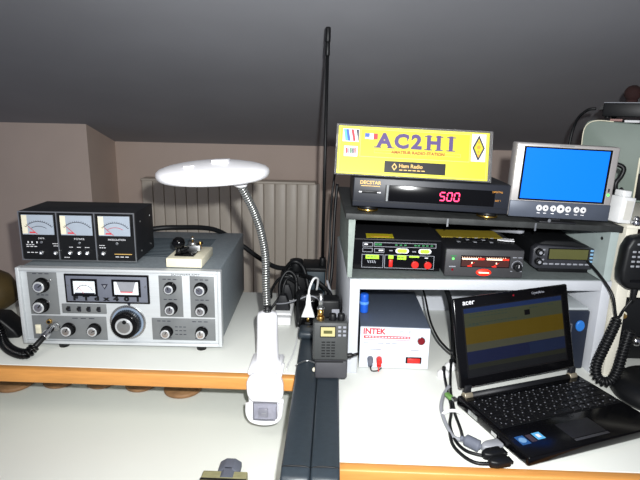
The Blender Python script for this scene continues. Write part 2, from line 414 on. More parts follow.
b = B(); b.prism([(.2125, .0985), (.2195, .0985), (.216, .0925)], Y - .002, Y, M_ink); part('dial_pointer', b, T)
# rocker, phones jack, mic socket plug
b = B(); b.box(.025, .036, Y - .004, Y, .031, .050, M_cream, bev=.0012); b.box(.0265, .0345, Y - .0055, Y - .003, .0405, .0485, M_cream, bev=.001); part('rocker_switch', b, T, 'cream rocker switch')
b = B(); b.cyl((.0545, Y, .0575), (.0545, Y - .006, .0575), .0052, M_brass, bev=.0008); b.cyl((.0545, Y - .006, .0575), (.0545, Y - .0065, .0575), .003, M_black); part('jack_socket', b, T, 'brass jack socket')
b = B(); b.cyl((.066, Y, .0475), (.066, Y - .006, .0475), .009, M_steel, n=24, bev=.0008); part('microphone_socket', b, T)
ft = B(); ft.cyl((0, 0, Z0 + .001), (0, 0, 0), .011, M_black, r1=.0095, n=20); ft = ft.mesh('foot')
for x, y in ((.074, .013), (.355, .013), (.04, .30), (.36, .30)): part('foot', ft, T, loc=(x, y, 0))
b = B()
for k in range(14): b.box(.06, .34, .10 + k * .012, .105 + k * .012, H - .0012, H - .0004, M_teal)
part('cooling_vent', b, T)

# coiled microphone cord of the transceiver
c = thing('curled_cord', 'coiled black microphone cord curling below the left end of the silver radio', 'cord', (-.60, .93, 0))
off = Vector((-.60, .93, 0))
g = [(-.80, 1.0, .070), (-.725, 1.0, .052), (-.672, .975, .040), (-.645, .950, .016), (-.610, .925, .012), (-.580, .915, .014), (-.570, .925, .024)]
b = B(); b.tube([p - off for p in coil(g, .0080, .0060, 10)], .0026, M_blackgl, n=6, raw=True); part('coil', b, c)
b = B(); b.cyl(Vector((-.569, .925, .024)) - off, Vector((-.5575, .948, .0395)) - off, .0055, M_black, bev=.001, n=16)
b.cyl(Vector((-.5605, .942, .0355)) - off, Vector((-.5545, .966, .0475)) - off, .0075, M_chrome, n=20, bev=.001); part('plug', b, c, 'chrome screw-on plug')
# black wedge (microphone body) left edge
c = thing('hand_microphone', 'black wedge shaped microphone lying at the left photo edge under the coiled cord', 'microphone', (-.700, 1.03, 0), .2)
b = B(); b.prism([(-.06, 0), (.045, 0), (.036, .018), (.012, .045), (-.06, .050)], -.03, .03, M_black, bev=.005); part('body', b, c)
b = B(); b.box(.0, .02, -.032, -.029, .010, .026, M_blackgl, bev=.001); part('talk_button', b, c)
# ochre bag behind
c = thing('leather_bag', 'dark ochre leather bag lying at the far left behind the silver radio', 'bag', (-.885, 1.17, 0))
b = B()
b.lathe([(0, 0), (.085, 0.001), (.105, .018), (.108, .045), (.095, .075), (.06, .098), (0, .106)], M_ochre, n=28, sc=(1.25, .8, 1)); part('body', b, c)
b = B(); b.tube([(-.10, -.07, .03), (-.03, -.093, .055), (.05, -.086, .040), (.11, -.058, .022)], .003, M_black); part('strap', b, c)
b = B(); b.box(.005, .06, -.10, -.09, .0, .016, M_red, bev=.004); part('red_tab', b, c, 'red edge tab')
# ================================================================== THREE-METER BOX
T2 = thing('meter_box', 'black metal box with three lit analog meters standing on the silver radio', 'meter', (-.6240, 1.010, H), .03)
T2.scale = (.975, 1, .95)
w, h, d = .236, .109, .115
b = B(); b.box(0, w, .004, d, .004, h, M_blackm, bev=.0015); part('case', b, T2)
b = B(); b.box(.001, w - .001, .0, .006, .004, h - .001, M_black)
b.ring(0, w, .003, h, .0022, 0.0, M_steel, .0025)
for x in (.0775, .1545): b.box(x - .0013, x + .0013, -.0025, .0, .004, h - .002, M_steel)
part('front_frame', b, T2, 'black front with silver frame lines')
nm = ['SWR', 'POWER', 'MODULATION']
for i, x0 in enumerate((.003, .081, .158)):
    b = B(); b.box(x0 + .003, x0 + .071, -.004, .0, .058, .104, M_black, bev=.001); f = part('meter_frame', b, T2)
    b = B(); b.box(x0 + .005, x0 + .069, -.0046, -.0038, .060, .102, M_dial2)
    b.rect(x0 + .005, x0 + .016, .062, .101, -.0046, M_cream, .0001)
    cx = x0 + .039
    pts = [(cx + .034 * math.cos(a), -.0050, .056 + .032 * math.sin(a)) for a in [PI * (.22 + .56 * k / 14) for k in range(15)]]
    b.tube(pts, .0006, M_ink, n=4, raw=True)
    for k in range(15):
        a = PI * (.22 + .56 * k / 14); b.cyl(pts[k], (pts[k][0] + .003 * math.cos(a), -.005, pts[k][2] + .003 * math.sin(a)), .0004, M_ink, n=4)
    pts = [(cx + .026 * math.cos(a), -.0050, .054 + .024 * math.sin(a)) for a in [PI * (.3 + .4 * k / 8) for k in range(9)]]
    if i != 1: b.tube(pts, .0005, M_redink if i == 2 else M_ink, n=4, raw=True)
    b.cyl((cx - .004, -.0052, .061), (cx - .022, -.0052, .078), .0006, M_redink, n=4)
    b.box(cx - .02, cx - .008, -.005, -.0045, .063, .066, M_redink)
    part('meter_dial', b, f)
    b = B(); addtext(b, nm[i], .0054, x0 + .039, -.0001, .0505, M_whiteink, spacing=1.25 if i < 2 else 1.0); part('lettering', b, T2)
    b = B(); b.cyl((x0 + .039, 0, .0425), (x0 + .039, -.002, .0425), .0028, M_steel, n=14, bev=.0005); part('zero_screw', b, T2)
kn = B(); kn.cyl((0, 0, 0), (0, -.004, 0), .0046, M_steel, n=16, bev=.0005); kn.cyl((0, -.004, 0), (.004, -.013, .002), .0016, M_chrome, n=8); kn = kn.mesh('toggle_switch')
for x, z in ((.0405, .020), (.070, .020), (.100, .021), (.119, .021), (.135, .021), (.168, .021)): part('toggle_switch', kn, T2, loc=(x, 0, z))
b = B()
for x0, x1, z in [(.010, .028, .036), (.010, .034, .032), (.064, .076, .039), (.066, .076, .034), (.098, .106, .032), (.114, .122, .032), (.130, .140, .032), (.160, .172, .037), (.160, .174, .032), (.010, .034, .019), (.086, .098, .0095), (.192, .222, .0125)]:
    n = 3
    for q in range(n): xx = x0 + (x1 - x0) * q / n; b.rect(xx, xx + (x1 - x0) / n * .7, z, z + .0015, 0, M_whiteink, .0002)
b.rect(.190, .226, .0185, .0200, 0, M_goldink, .0002)
for x in (.013, .021, .031): b.rect(x, x + .0025, .040, .044, 0, M_whiteink, .0002)
part('panel_printing', b, T2)
ft = B(); ft.cyl((0, 0, .0), (0, 0, .005), .006, M_black, n=16); ft = ft.mesh('foot')
for x, y in ((.02, .02), (w - .02, .02), (.02, d - .02), (w - .02, d - .02)): part('foot', ft, T2, loc=(x, y, 0))
b = B()
for y, z in ((.03, .085), (.09, .085), (.03, .02), (.09, .02)): b.cyl((w, y, z), (w + .0012, y, z), .002, M_steel, n=10)
part('case_screw', b, T2)

# ================================================================== MORSE KEY
K = thing('morse_key', 'black morse telegraph key with ball knob on a cream block on the silver radio', 'telegraph key', (-.328, .994, H + .0005), 0.0)
K.scale = (1.03, 1, 1)
b = B(); b.box(0, .069, 0, .098, 0, .0185, M_cream, bev=.0015); part('base_block', b, K, 'cream painted wooden base block')
b = B(); b.box(.012, .050, .016, .078, .0185, .0225, M_blackgl, bev=.001); part('base_plate', b, K)
b = B(); b.cyl((.018, .016, .028), (.050, .085, .030), .0028, M_black, n=12); b.box(.030, .056, .045, .053, .022, .034, M_steel, bev=.001); part('lever', b, K)
b = B(); b.cyl((.020, .022, .024), (.020, .022, .036), .0065, M_black, r1=.004, n=20); b.lathe([(0, .033), (.006, .0335), (.0115, .038), (.0125, .045), (.0105, .0525), (.005, .0565), (0, .057)], M_blackgl, Matrix.Translation((.020, .022, 0)), 24); part('knob', b, K, 'glossy black ball knob')
b = B(); b.cyl((.040, .05, .034), (.040, .05, .040), .0085, M_steel, n=20, bev=.0008); b.cyl((.040, .05, .040), (.040, .05, .052), .002, M_brass, n=10); b.cyl((.040, .05, .046), (.040, .05, .050), .0045, M_steel, n=16); part('adjusting_screw', b, K)
b = B(); b.cyl((.050, .070, .022), (.050, .070, .036), .003, M_brass, n=12, bev=.0005); part('terminal', b, K)
# thick black cable above radio
b = B(); b.tube([(-.56, 1.14, .178), (-.47, 1.17, .194), (-.42, 1.20, .200), (-.374, 1.225, .199), (-.300, 1.29, .182), (-.245, 1.33, .138), (-.19, 1.31, .106), (-.140, 1.28, .090), (-.09, 1.26, .095)], .0062, M_black, n=10)
solo('black_cable', b, 'thick black cable arching behind the morse key down to the plug tangle', 'cable')

# ================================================================== DESK LAMP
Lm = thing('desk_lamp', 'white clip-on gooseneck lamp with flat round head clamped to the raised shelf edge', 'lamp', (-.118, .925, 0))
o_ = Vector((-.118, .925, 0))
b = B(); b.lathe([(0, .0), (.025, .0), (.026, .006), (.024, .012), (.0215, .018), (.0200, .06), (.0195, .100), (.0175, .107), (.008, .110), (0, .110)], M_lampwhite, Matrix.Translation((0, 0, .001)), 32); part('stem', b, Lm)
b = B(); b.prism([(-.022, .014), (.028, .014), (.036, .0), (.037, -.026), (.030, -.040), (-.022, -.040), (-.030, -.026), (-.031, 0)], -.068, -.048, M_lampwhite, bev=.006)
b.box(-.032, .030, -.045, .030, .001, .012, M_lampwhite, bev=.004); part('upper_jaw', b, Lm)
b = B(); b.tube([(.010, -.060, .006), (.022, -.066, -.004), (.030, -.060, .010), (.033, -.03, .02)], .003, M_lampwhite); part('wire_guide', b, Lm)
# lower jaw: rounded tray with clear insert
b = B()
out = [(-.029, -.042), (.036, -.042), (.035, -.068), (.024, -.085), (.010, -.091), (-.012, -.091), (-.025, -.085), (-.032, -.068)]
b.prism(out, -.050, -.040, M_lampwhite, bev=.004)
b.tube([(-.030, -.054, -.048), (-.030, -.056, -.068), (-.022, -.056, -.083), (0, -.056, -.088), (.022, -.056, -.083), (.030, -.056, -.068), (.030, -.054, -.048)], .0042, M_lampwhite, n=10)
b.box(-.030, .030, -.05, .02, -.046, -.030, M_lampwhite, bev=.003); part('lower_jaw', b, Lm)
b = B(); b.box(-.019, .024, -.058, -.048, -.080, -.044, M_clear, bev=.002); b.ring(-.020, .025, -.081, -.044, .0018, -.058, mat('clamp_pad_grey', (110, 110, 118), .5), .0012)
b.box(-.010, .008, -.0605, -.058, -.0735, -.056, M_clear, bev=.0012); b.box(-.004, .004, -.0612, -.0598, -.066, -.064, M_grey); part('jaw_insert', b, Lm, 'clear smoky plastic insert')
# gooseneck
gn = [(-.118, .925, .108), (-.121, .928, .16), (-.122, .930, .215), (-.129, .925, .262), (-.139, .915, .300), (-.150, .902, .330), (-.160, .892, .354)]
gp_ = [Vector(p) - o_ for p in gn]
sp_ = spline(gp_, 40); rr = [.0066 + .0009 * math.sin(i * 2.1) for i in range(len(sp_))]
sp2 = []; rr2 = []
tot = 0
P = spline(gp_, 24)
Ls = [0]
for a, c_ in zip(P, P[1:]): Ls.append(Ls[-1] + (c_ - a).length)
nr = int(Ls[-1] / .0040) ; j = 0
for k in range(nr * 4 + 1):
    l = Ls[-1] * k / (nr * 4)
    while j < len(Ls) - 2 and Ls[j + 1] < l: j += 1
    f = (l - Ls[j]) / (Ls[j + 1] - Ls[j]); sp2.append(P[j].lerp(P[j + 1], f)); rr2.append(.0076 if k % 4 in (1, 2) else .0050)
b = B(); b.tube(gp_, .0054, M_black, n=10, dense=20); b.tube(coil(gp_, .0060, .0046, 10, 30), .0019, mat('gooseneck_steel', (178, 180, 178), .28, .9), n=6, raw=True); part('gooseneck', b, Lm, 'chrome ribbed gooseneck')
b = B(); b.cyl(Vector((-.118, .925, .104)) - o_, Vector((-.1185, .9255, .124)) - o_, .0075, M_black, n=16); part('neck_collar', b, Lm)
# head
hc = Vector((-.2035, .885, .3735)) - o_
hd = part('lamp_head', (lambda bb: (bb.lathe([(0, -.014), (.060, -.014), (.080, -.0145), (.089, -.0130), (.0945, -.0085), (.0965, -.002), (.0955, .0045), (.0905, .0095), (.077, .0150), (.055, .0200), (.03, .0235), (0, .0245)], M_lampwhite, None, 64), bb)[1])(B()), Lm, loc=hc, rot=(0.02, -.04, 0)); hd.scale = (.98, .98, .82)
b = B(); b.box(.004, .032, -.030, -.004, .0205, .0290, M_lampwhite, bev=.002); part('head_switch', b, hd)
b = B(); b.cyl((-.028, -.050, .013), (-.028, -.050, .0225), .0095, M_lampwhite, bev=.0015); part('head_button', b, hd)
b = B(); b.cyl((-.035, -.055, -.015), (-.035, -.055, -.009), .006, M_lampwhite); part('screw_boss', b, hd)
b = B(); b.cyl((.045, .002, -.030), (.047, .000, -.008), .0110, M_lampwhite, r1=.016, bev=.002); part('neck_socket', b, hd)
b = B(); b.lathe([(0, -.0125), (.055, -.0125), (.055, -.011), (0, -.011)], M_clear, None, 40); part('lens', b, hd)

# ================================================================== BLACK ARM BARS
Br = thing('folded_stand', 'pair of long dark navy padded bars lying side by side at the desk gap', 'stand', (-.020, .60, .0))
for x0, lb in ((-.0395, None), (-.0005, None)):
    pts = [(-.020, -.030), (-.021, .006), (-.013, .0185), (0.004, .0235), (.02, .0235), (.46, .0235), (.47, .020), (.47, .001), (.028, .001), (.028, -.030)]
    b = B(); b.prism([(y, z) for y, z in pts], x0, x0 + .0385, M_navy, axis='x', bev=.0035); part('padded_bar', b, Br)
    b = B(); b.tube([(x0 + .001, .003, .0215), (x0 + .010, .003, .0235), (x0 + .029, .003, .0235), (x0 + .0375, .003, .0215)], .0012, M_black); part('seam', b, Br)
b = B(); b.box(-.045, .004, .395, .440, .0235, .040, M_navy, bev=.006); part('strap_bracket', b, Br)
b = B(); b.sph((-.006, .262, .028), .0042, M_cream, 8); part('rivet', b, Br, 'cream rivet')
b = B(); b.tube([(-.040, .285, .0245), (-.02, .30, .026), (.0, .285, .026)], .0016, M_steel); part('wire_clip', b, Br)

# ================================================================== HANDHELD RADIO
HT = thing('handheld_radio', 'dark grey handheld radio with small yellowish display propped on the padded bars', 'radio', (-.0285, .836, .0245), 0.05, rx=-.10)
HT.scale = (1.06, 1, 1.10)
b = B(); b.box(0, .057, 0, .028, .030, .092, M_htgray, bev=.003); part('body', b, HT)
b = B(); b.box(.004, .057, -.001, .028, 0, .0295, mat('battery_grey', (60, 60, 64), .55), bev=.003); b.box(.004, .050, -.0015, 0, .027, .0288, M_black); part('battery_pack', b, HT)
b = B(); b.ring(.011, .037, .068, .086, .0015, 0, M_black, .001); b.box(.0125, .0355, -.0006, .0005, .0695, .0845, M_lcd)
b.box(.017, .031, -.0008, 0, .074, .079, M_olive); part('display', b, HT, 'yellowish display')
bt = B(); bt.box(-.0026, .0026, -.0016, 0, -.0018, .0018, M_grayink, bev=.0006); bt = bt.mesh('button')
for x in (.043, .051):
    for z in (.0845, .078, .0715): part('button', bt, HT, loc=(x, 0, z))
b = B()
for k in range(6):
    for q in range(3): b.box(.014 + q * .008, .020 + q * .008, -.0004, .0, .036 + k * .0046, .038 + k * .0046, M_black)
part('speaker_grille', b, HT)
b = B(); b.cyl((.012, .014, .092), (.012, .014, .098), .0062, M_brass, n=20, bev=.0006); b.cyl((.012, .014, .098), (.012, .014, .110), .0048, M_brass, n=16); b.cyl((.012, .014, .110), (.012, .014, .113), .006, M_steel, n=16); b.cyl((.012, .014, .113), (.012, .014, .135), .0035, M_steel, n=12); part('antenna_connector', b, HT, 'brass antenna connector')
kb2 = B(); kb2.cyl((0, 0, 0), (0, 0, .011), .0065, M_black, r1=.006, n=18, bev=.001); kb2 = kb2.mesh('top_knob')
for x in (.032, .046): part('top_knob', kb2, HT, loc=(x, .014, .092))
b = B(); b.cyl((.057, .012, .034), (.066, .012, .035), .004, M_black, n=14, bev=.001); b.cyl((.066, .012, .035), (.076, .014, .037), .0024, M_black, n=10); part('side_plug', b, HT)

# ================================================================== ANTENNA, ADAPTERS, TANGLE
A = thing('whip_antenna', 'tall thin black whip antenna rising in front of the ceiling', 'antenna', (-.0235, 1.27, .0))
b = B(); b.cyl((.0, 0, .108), (.0007, 0, .61), .0040, M_black, n=12); part('rod', b, A)
b = B(); b.cyl((.0007, 0, .600), (.0007, 0, .628), .0055, M_black, n=14, bev=.001); b.cyl((.0007, 0, .628), (.001, 0, .662), .0062, M_black, n=14, bev=.003); part('tip', b, A)
b = B(); b.cyl((0, 0, .101), (0, 0, .122), .008, M_black, n=18, bev=.001); part('base_mount', b, A)
b = B(); b.box(-.072, -.016, 1.245, 1.325, 0, .100, M_teal, bev=.003); b.box(-.074, -.014, 1.243, 1.327, .092, .101, M_black, bev=.001)
solo('metal_box', b, 'dark teal metal box under the whip antenna, behind the plug tangle', 'box')
# multi socket strip with plug
S = thing('power_strip', 'white power strip on the raised shelf behind the lamp stem', 'power strip', (-.108, 1.10, .0))
b = B(); b.box(-.022, .018, 0.04, .20, 0.0, .022, M_whiteplug, bev=.004); part('housing', b, S)
b = B(); b.box(-.022, .018, 0.02, .04, 0.0, .019, M_whiteplug, bev=.003); part('end_cap', b, S)
def plug(label, x, y, z, s=1.0):
    p = thing('power_plug', label, 'plug', (x, y, z), group='black power plugs on the white power strip')
    b = B(); b.prism([(-.014 * s, 0), (.014 * s, 0), (.011 * s, .016 * s), (.006 * s, .030 * s), (-.006 * s, .030 * s), (-.011 * s, .016 * s)], -.010, .010, M_blackm, bev=.002); part('body', b, p)
    b = B(); b.tube([(0, 0, .028 * s), (.001, .003, .045 * s), (.010, .012, .058 * s), (.028, .022, .048 * s)], .003, M_black); part('lead', b, p)
    return p
plug('black power plug stuck in the white power strip nearest the lamp stem', -.112, 1.165, .0225, 1.25)
plug('black power plug further back on the white power strip', -.112, 1.235, .0225, 1.35)
b = B(); b.box(-.030, .030, -.02, .02, 0, .075, M_black, bev=.006); b.box(-.022, .022, -.022, -.019, .01, .062, M_blackgl, bev=.002)
solo('power_adapter', b, 'black box shaped power adapter standing behind the white trapezoid plug', 'adapter', (-.048, 1.125, 0))
_a = bpy.data.objects['power_adapter']; _a.scale = (1.0, 1, 1.1)
b = B(); b.box(-.038, .034, -.022, .022, 0, .088, M_black, bev=.008); b.cyl((0, 0, .088), (0, 0, .118), .017, M_black, n=20, bev=.004); b.cyl((.018, 0, .086), (.018, 0, .100), .010, M_black, n=18, bev=.002)
solo('power_adapter', b, 'tall black adapter with round top in the middle of the cable tangle', 'adapter', (-.088, 1.262, 0), .2)
b = B(); b.box(-.022, .022, -.02, .02, 0, .094, M_black, bev=.005); b.box(.004, .020, -.0225, -.0195, .040, .075, M_grayink, bev=.001)
solo('power_adapter', b, 'black adapter with a pale label standing right behind the handheld radio', 'adapter', (-.003, 1.06, 0), .068)
p = thing('trapezoid_plug', 'white wedge shaped cable plug above the padded bars', 'plug', (-.047, 1.05, .042))
b = B(); b.prism([(-.015, .010), (.015, .010), (.006, .036), (.004, .060), (-.004, .060), (-.006, .036)], -.005, .005, M_whiteplug, bev=.0015); part('body', b, p)
b = B(); b.cyl((0, 0, .010), (0, 0, -.001), .0032, M_brass, n=12); b.box(-.007, .007, -.006, .006, -.012, -.001, M_black, bev=.001); part('contact', b, p, 'brass contact pin')
b = B(); b.tube([(0, 0, .058), (.002, .0, .075), (.010, .01, .092), (.018, .03, .084), (.015, .06, .05)], .0024, M_whiteplug); part('lead', b, p)
b = B(); b.tube([(-.125, 1.14, .045), (-.10, 1.12, .055), (-.072, 1.10, .072), (-.050, 1.095, .082), (-.03, 1.09, .079), (.0, 1.10, .04)], .0016, M_grey); solo('thin_cable', b, 'thin grey cable crossing the black adapters behind the lamp', 'cable')
b = B(); b.tube([(-.01, 1.16, .098), (.000, 1.14, .074), (.006, 1.12, .064), (.013, 1.10, .060)], .003, M_grey); b.tube([(-.030, 1.02, .055), (-.012, 1.05, .090), (.006, 1.08, .078), (.013, 1.09, .07)], .0018, M_grey); solo('grey_cable', b, 'short grey cable loop beside the left side of the white shelf unit', 'cable')
def cable(label, pts, r, m=M_black, cat='cable', name='black_cable'):
    b = B(); b.tube(pts, r, m, n=8); return solo(name, b, label, cat, group='loose black cables around the equipment' if name == 'black_cable' else None)
cable('black cable hanging down between the whip antenna and the white shelf unit', [(.002, 1.26, .34), (-.004, 1.25, .28), (-.006, 1.22, .22), (-.006, 1.20, .16), (-.010, 1.19, .10), (-.004, 1.17, .06), (.004, 1.15, .02)], .0028)
cable('thicker black cable running down the outer left side of the white shelf unit', [(.008, 1.25, .31), (.004, 1.24, .25), (.002, 1.22, .18), (.000, 1.20, .10), (-.010, 1.17, .05), (-.030, 1.17, .03)], .0038)
cable('black cable looping over the white power strip and the black plugs', [(-.150, 1.25, .02), (-.145, 1.22, .050), (-.125, 1.20, .085), (-.10, 1.20, .090), (-.075, 1.20, .060), (-.070, 1.17, .02)], .0036)
cable('black cable lying on the raised shelf left of the power strip', [(-.180, 1.32, .006), (-.160, 1.25, .006), (-.150, 1.20, .008), (-.140, 1.17, .022), (-.115, 1.19, .055)], .0030)
cable('thin white cable lying along the left edge of the padded bars beside the lamp', [(-.075, 1.15, .004), (-.070, 1.06, .004), (-.072, .98, .004), (-.078, .93, .004), (-.080, .905, .004)], .0016, M_whiteplug, name='white_cable')

cable('black cable loop standing up between the two black power plugs', [(-.118, 1.18, .02), (-.122, 1.19, .075), (-.105, 1.20, .105), (-.085, 1.20, .090), (-.082, 1.19, .04)], .0042)
cable('thick black cable draped over the tall round topped adapter', [(-.13, 1.27, .03), (-.118, 1.255, .085), (-.095, 1.225, .122), (-.07, 1.225, .11), (-.055, 1.215, .06), (-.05, 1.20, .02)], .0050)
cable('black cable heap running from the tall adapter towards the shelf unit', [(-.075, 1.22, .09), (-.045, 1.17, .100), (-.012, 1.15, .082), (.000, 1.13, .070), (.006, 1.12, .035)], .0048)
cable('short black cable beside the white wedge plug', [(-.066, 1.02, .045), (-.070, 1.06, .080), (-.062, 1.10, .092), (-.050, 1.15, .07), (-.05, 1.19, .03)], .0036)
# ================================================================== WHITE SHELF UNIT
U = thing('shelf_unit', 'white laminate open shelf unit on the right desk carrying the radios', 'shelf', (.034, .9062, 0), .068)
sw, sd = .483, .33
def panel(name, x0, x1, y0, y1, z0, z1, m=M_shelfwhite, bev=.0008, label=None):
    b = B(); b.box(x0, x1, y0, y1, z0, z1, m, bev=bev); return part(name, b, U, label)
panel('side_panel', 0, .018, 0, sd, 0, .185); panel('side_panel', sw - .018, sw, 0, sd, 0, .185)
panel('middle_board', .018, sw - .018, 0, sd - .006, .166, .185)
panel('board_covering', .001, sw - .001, .004, sd - .002, .185, .1862, M_grayfelt, label='worn grey shelf surface', bev=0)
b = B(); b.box(.018, sw - .018, sd - .006, sd, 0, .166, M_shelfwhite); part('back_panel', b, U)
Tp = thing('upper_shelf', 'worn grey upper shelf frame with dark top board standing on the white shelf unit', 'shelf', (.022, .905, .2950), .035, ry=.030)
M_dusty = mat('dusty_grey_panel', (136, 146, 140), .7, var=.18, scale=60)
b = B(); b.prism([(0.006, 0), (.018, 0), (.018, -.1075), (.010, -.1075)], .006, sd, M_dusty); part('side_panel', b, Tp, 'dusty grey side panel')
b = B(); b.prism([(.472, 0), (.487, 0), (.487, -.0925), (.4732, -.0925)], .006, sd, mat('pale_green_panel', (158, 170, 168), .6)); part('side_panel', b, Tp, 'pale grey-green side panel')
b = B(); b.cyl((.4722, .03, -.018), (.4710, .03, -.018), .003, M_black, n=12); part('peg_hole', b, Tp)
b = B(); b.prism([(.018, 0), (.472, 0), (.472, -.0925), (.018, -.1075)], sd - .006, sd, M_blackm); part('back_panel', b, Tp, 'black sheet standing in for the darkness behind the radios')  # shade of the open bay put into the black of this sheet
b = B(); b.box(0, .490, 0, sd, 0, .011, M_darkshelf, bev=.001); part('board', b, Tp)
part('metal_clip', B().box(.177, .180, -.001, .0, -.004, .010, M_steel), Tp)
part('metal_clip', B().box(.332, .335, -.001, .0, -.004, .010, M_steel), Tp)
def ztop(x): return .3064 - .030 * (x - .022)

# ---------------------------------------------------------------- satellite receiver
R = thing('satellite_receiver', 'slim black satellite receiver with red 500 digits under the yellow sign', 'receiver', (.033, .920, ztop(.033) + .0005), -.006, ry=.030)
w, h, d = .272, .062, .235
b = B(); b.box(0, w, .004, d, .012, h, M_blackm, bev=.002); part('case', b, R)
b = B(); b.box(0, w, 0, .008, .010, h - .001, mat('receiver_front', (27, 30, 38), .45), bev=.0015); b.box(.062, .246, -.001, .001, .022, h - .012, M_blackgl, bev=.0005)
b.box(.0, w, -.0006, .0, .019, .0198, M_black); b.box(.0555, .0575, -.0008, 0, .022, h - .012, M_black); b.box(.058, .061, -.0008, 0, .022, h - .012, M_grayface)
part('front_panel', b, R)
b = B(); addtext(b, 'DECSTAR', .0085, .029, -.0002, .0525, M_goldink, bold=.0002); b.rect(.013, .046, .0462, .0474, 0, M_goldink, .0003); part('maker_lettering', b, R)
b = B()
addtext(b, 'DIGITAL', .0045, .250, -.0012, .048, M_orangeink, sx=1.1); addtext(b, 'SAT 1', .004, .252, -.0012, .033, M_orangeink); part('label_lettering', b, R)
b = B(); b.box(.013, .047, -.0015, 0, .034, .039, M_black, bev=.0008); b.box(.010, .015, -.0018, -.001, .0352, .0372, M_whiteink); b.box(.042, .048, -.0018, -.001, .0352, .0372, M_whiteink); part('power_button', b, R)
seg = {'5': 'afgcd', '0': 'abcdef'}
b = B()
for ch, x in (('5', .151), ('0', .1635), ('0', .176)):
    S_ = {'a': (0, 1, 1), 'g': (0, .5, 1), 'd': (0, 0, 1), 'f': (0, .5, 0), 'b': (1, .5, 0), 'e': (0, 0, 0), 'c': (1, 0, 0)}
    wd, ht = .0082, .0140
    for s in seg[ch]:
        px, pz, hor = S_[s]; z = .0285 + pz * ht; sh = .0012 * pz
        if hor: b.box(x + .0006 + sh, x + wd - .0006 + sh, -.0016, -.001, z - .0009, z + .0009, M_led)
        else: b.box(x + px * wd - .0009 + sh, x + px * wd + .0009 + sh, -.0016, -.001, z + .0010, z + ht / 2 - .0010, M_led)
part('digits', b, R, 'glowing red digits 500')
ft = B(); ft.cyl((0, 0, 0), (0, 0, .012), .0165, M_black, n=28); ft.cyl((0, 0, .0005), (0, 0, .0042), .0185, M_gold, n=32, bev=.0008); ft = ft.mesh('foot')
for x, y in ((.029, .022), (.243, .022), (.029, .21), (.243, .21)): part('foot', ft, R, 'black foot with gold ring', loc=(x, y, 0))
b = B()
for k in range(12): b.box(.03 + k * .018, .04 + k * .018, .08, .18, h - .0005, h + .0003, M_black)
part('cooling_vent', b, R)

# ---------------------------------------------------------------- yellow call sign board
zs = ztop(.01) + h + .001
zs = ztop(.01) + h + .0015
Sg = thing('callsign_sign', 'yellow AC2HI amateur radio name sign in a clear acrylic stand on the receiver', 'sign', (.0035, .925, zs + .001), -.008, ry=.030)
Sg.scale = (.965, 1, .97)
tilt = math.radians(14)
MT = Matrix.Rotation(-tilt, 4, 'X')
def sg(b, name, par, label=None):
    o = part(name, b, par, label, rot=(-tilt, 0, 0)); return o
b = B(); b.box(.0, .272, 0, .0012, .002, .088, M_yellow)
b.ring(.040, .238, .034, .084, .0008, 0, M_yellow_pale, .0003); b.rect(.041, .237, .035, .083, 0, M_yellow2, .0002)
b.ring(.003, .269, .004, .0865, .0006, 0, M_yellow_pale, .0002)
b.ring(.066, .222, .042, .0475, .0003, -.0002, M_yellow_pale, .0002)
card = sg(b, 'sign_card', Sg)
b = B()
def serif(x, z, w): b.box(x - w / 2, x + w / 2, -.0011, -.0003, z, z + .0016, M_violet)
zt, zb = .0765, .0515
specs = [('A', .0835), ('C', .1145), ('2', .1415), ('H', .1725), ('I', .2035)]
for ch, x in specs: 
    addtext(b, ch, .0345, x, -.0007, .0637, M_violet, bold=.0015, depth=.0003, sx=1.08)
for x in (.0715, .0960): serif(x, zb, .0135)
for x in (.1628, .1822): serif(x, zb, .0135); serif(x, zt - .0012, .0135)
serif(.2035, zb, .0155); serif(.2035, zt - .0012, .0155)
b.box(.1240, .1258, -.0011, -.0003, .0665, .0755, M_violet)
b.box(.1255, .1285, -.0011, -.0003, .066, .0765, M_violet) if False else None
sg(b, 'callsign_lettering', Sg, 'violet AC2HI letters')
b = B(); addtext(b, 'AMATEUR RADIO STATION', .0074, .145, -.0009, .0447, mat('brown_ink', (150, 84, 30), .6), sx=1.05, bold=.0003); sg(b, 'subtitle_lettering', Sg)
b = B(); b.rect(.086, .196, .008, .0285, 0, M_black, .0004); addtext(b, 'Ham Radio', .0095, .112, -.0006, .0205, M_goldink, align='LEFT', bold=.0002)
for q in range(6): b.rect(.113 + q * .008, .119 + q * .008, .0125, .0142, -.0004, M_goldink, .0002)
b.prism([(.099, .0185), (.104, .0255), (.109, .0185), (.104, .0115)], -.0006, -.0004, M_goldink); b.prism([(.101, .0185), (.104, .0225), (.107, .0185), (.104, .0145)], -.0008, -.0006, M_black)
sg(b, 'black_strip', Sg, 'black strip reading Ham Radio')
b = B(); b.rect(.2405, .266, .036, .085, 0, M_whiteink, .0003)
b.prism([(.242, .060), (.2533, .0835), (.2645, .060), (.2533, .0365)], -.0006, -.0003, M_ink); b.prism([(.2452, .060), (.2533, .0770), (.2614, .060), (.2533, .0430)], -.0008, -.0006, M_yellow2)
for z in (.070, .0535, .047): b.box(.2518, .2548, -.001, -.0008, z - .0022, z + .0022, M_orangeink)
b.cyl((.2533, -.0008, .0615), (.2533, -.001, .0615), .0035, M_orangeink, n=14); sg(b, 'diamond_badge', Sg, 'white badge with black diamond')
b = B(); b.rect(.008, .0375, .060, .0830, 0, M_whiteink, .0003)
for q, mm in enumerate((M_flagsky, M_flagblue, M_whiteink, M_redink, M_whiteink, M_ink)):
    x = .009 + q * .0046; b.prism([(x, .082), (x + .0046, .082), (min(x + .009, .0372), .061), (x + .004, .061)], -.0006, -.0003, mm)
sg(b, 'flag_sticker', Sg)
b = B(); b.rect(.0115, .036, .0335, .052, 0, M_whiteink, .0003)
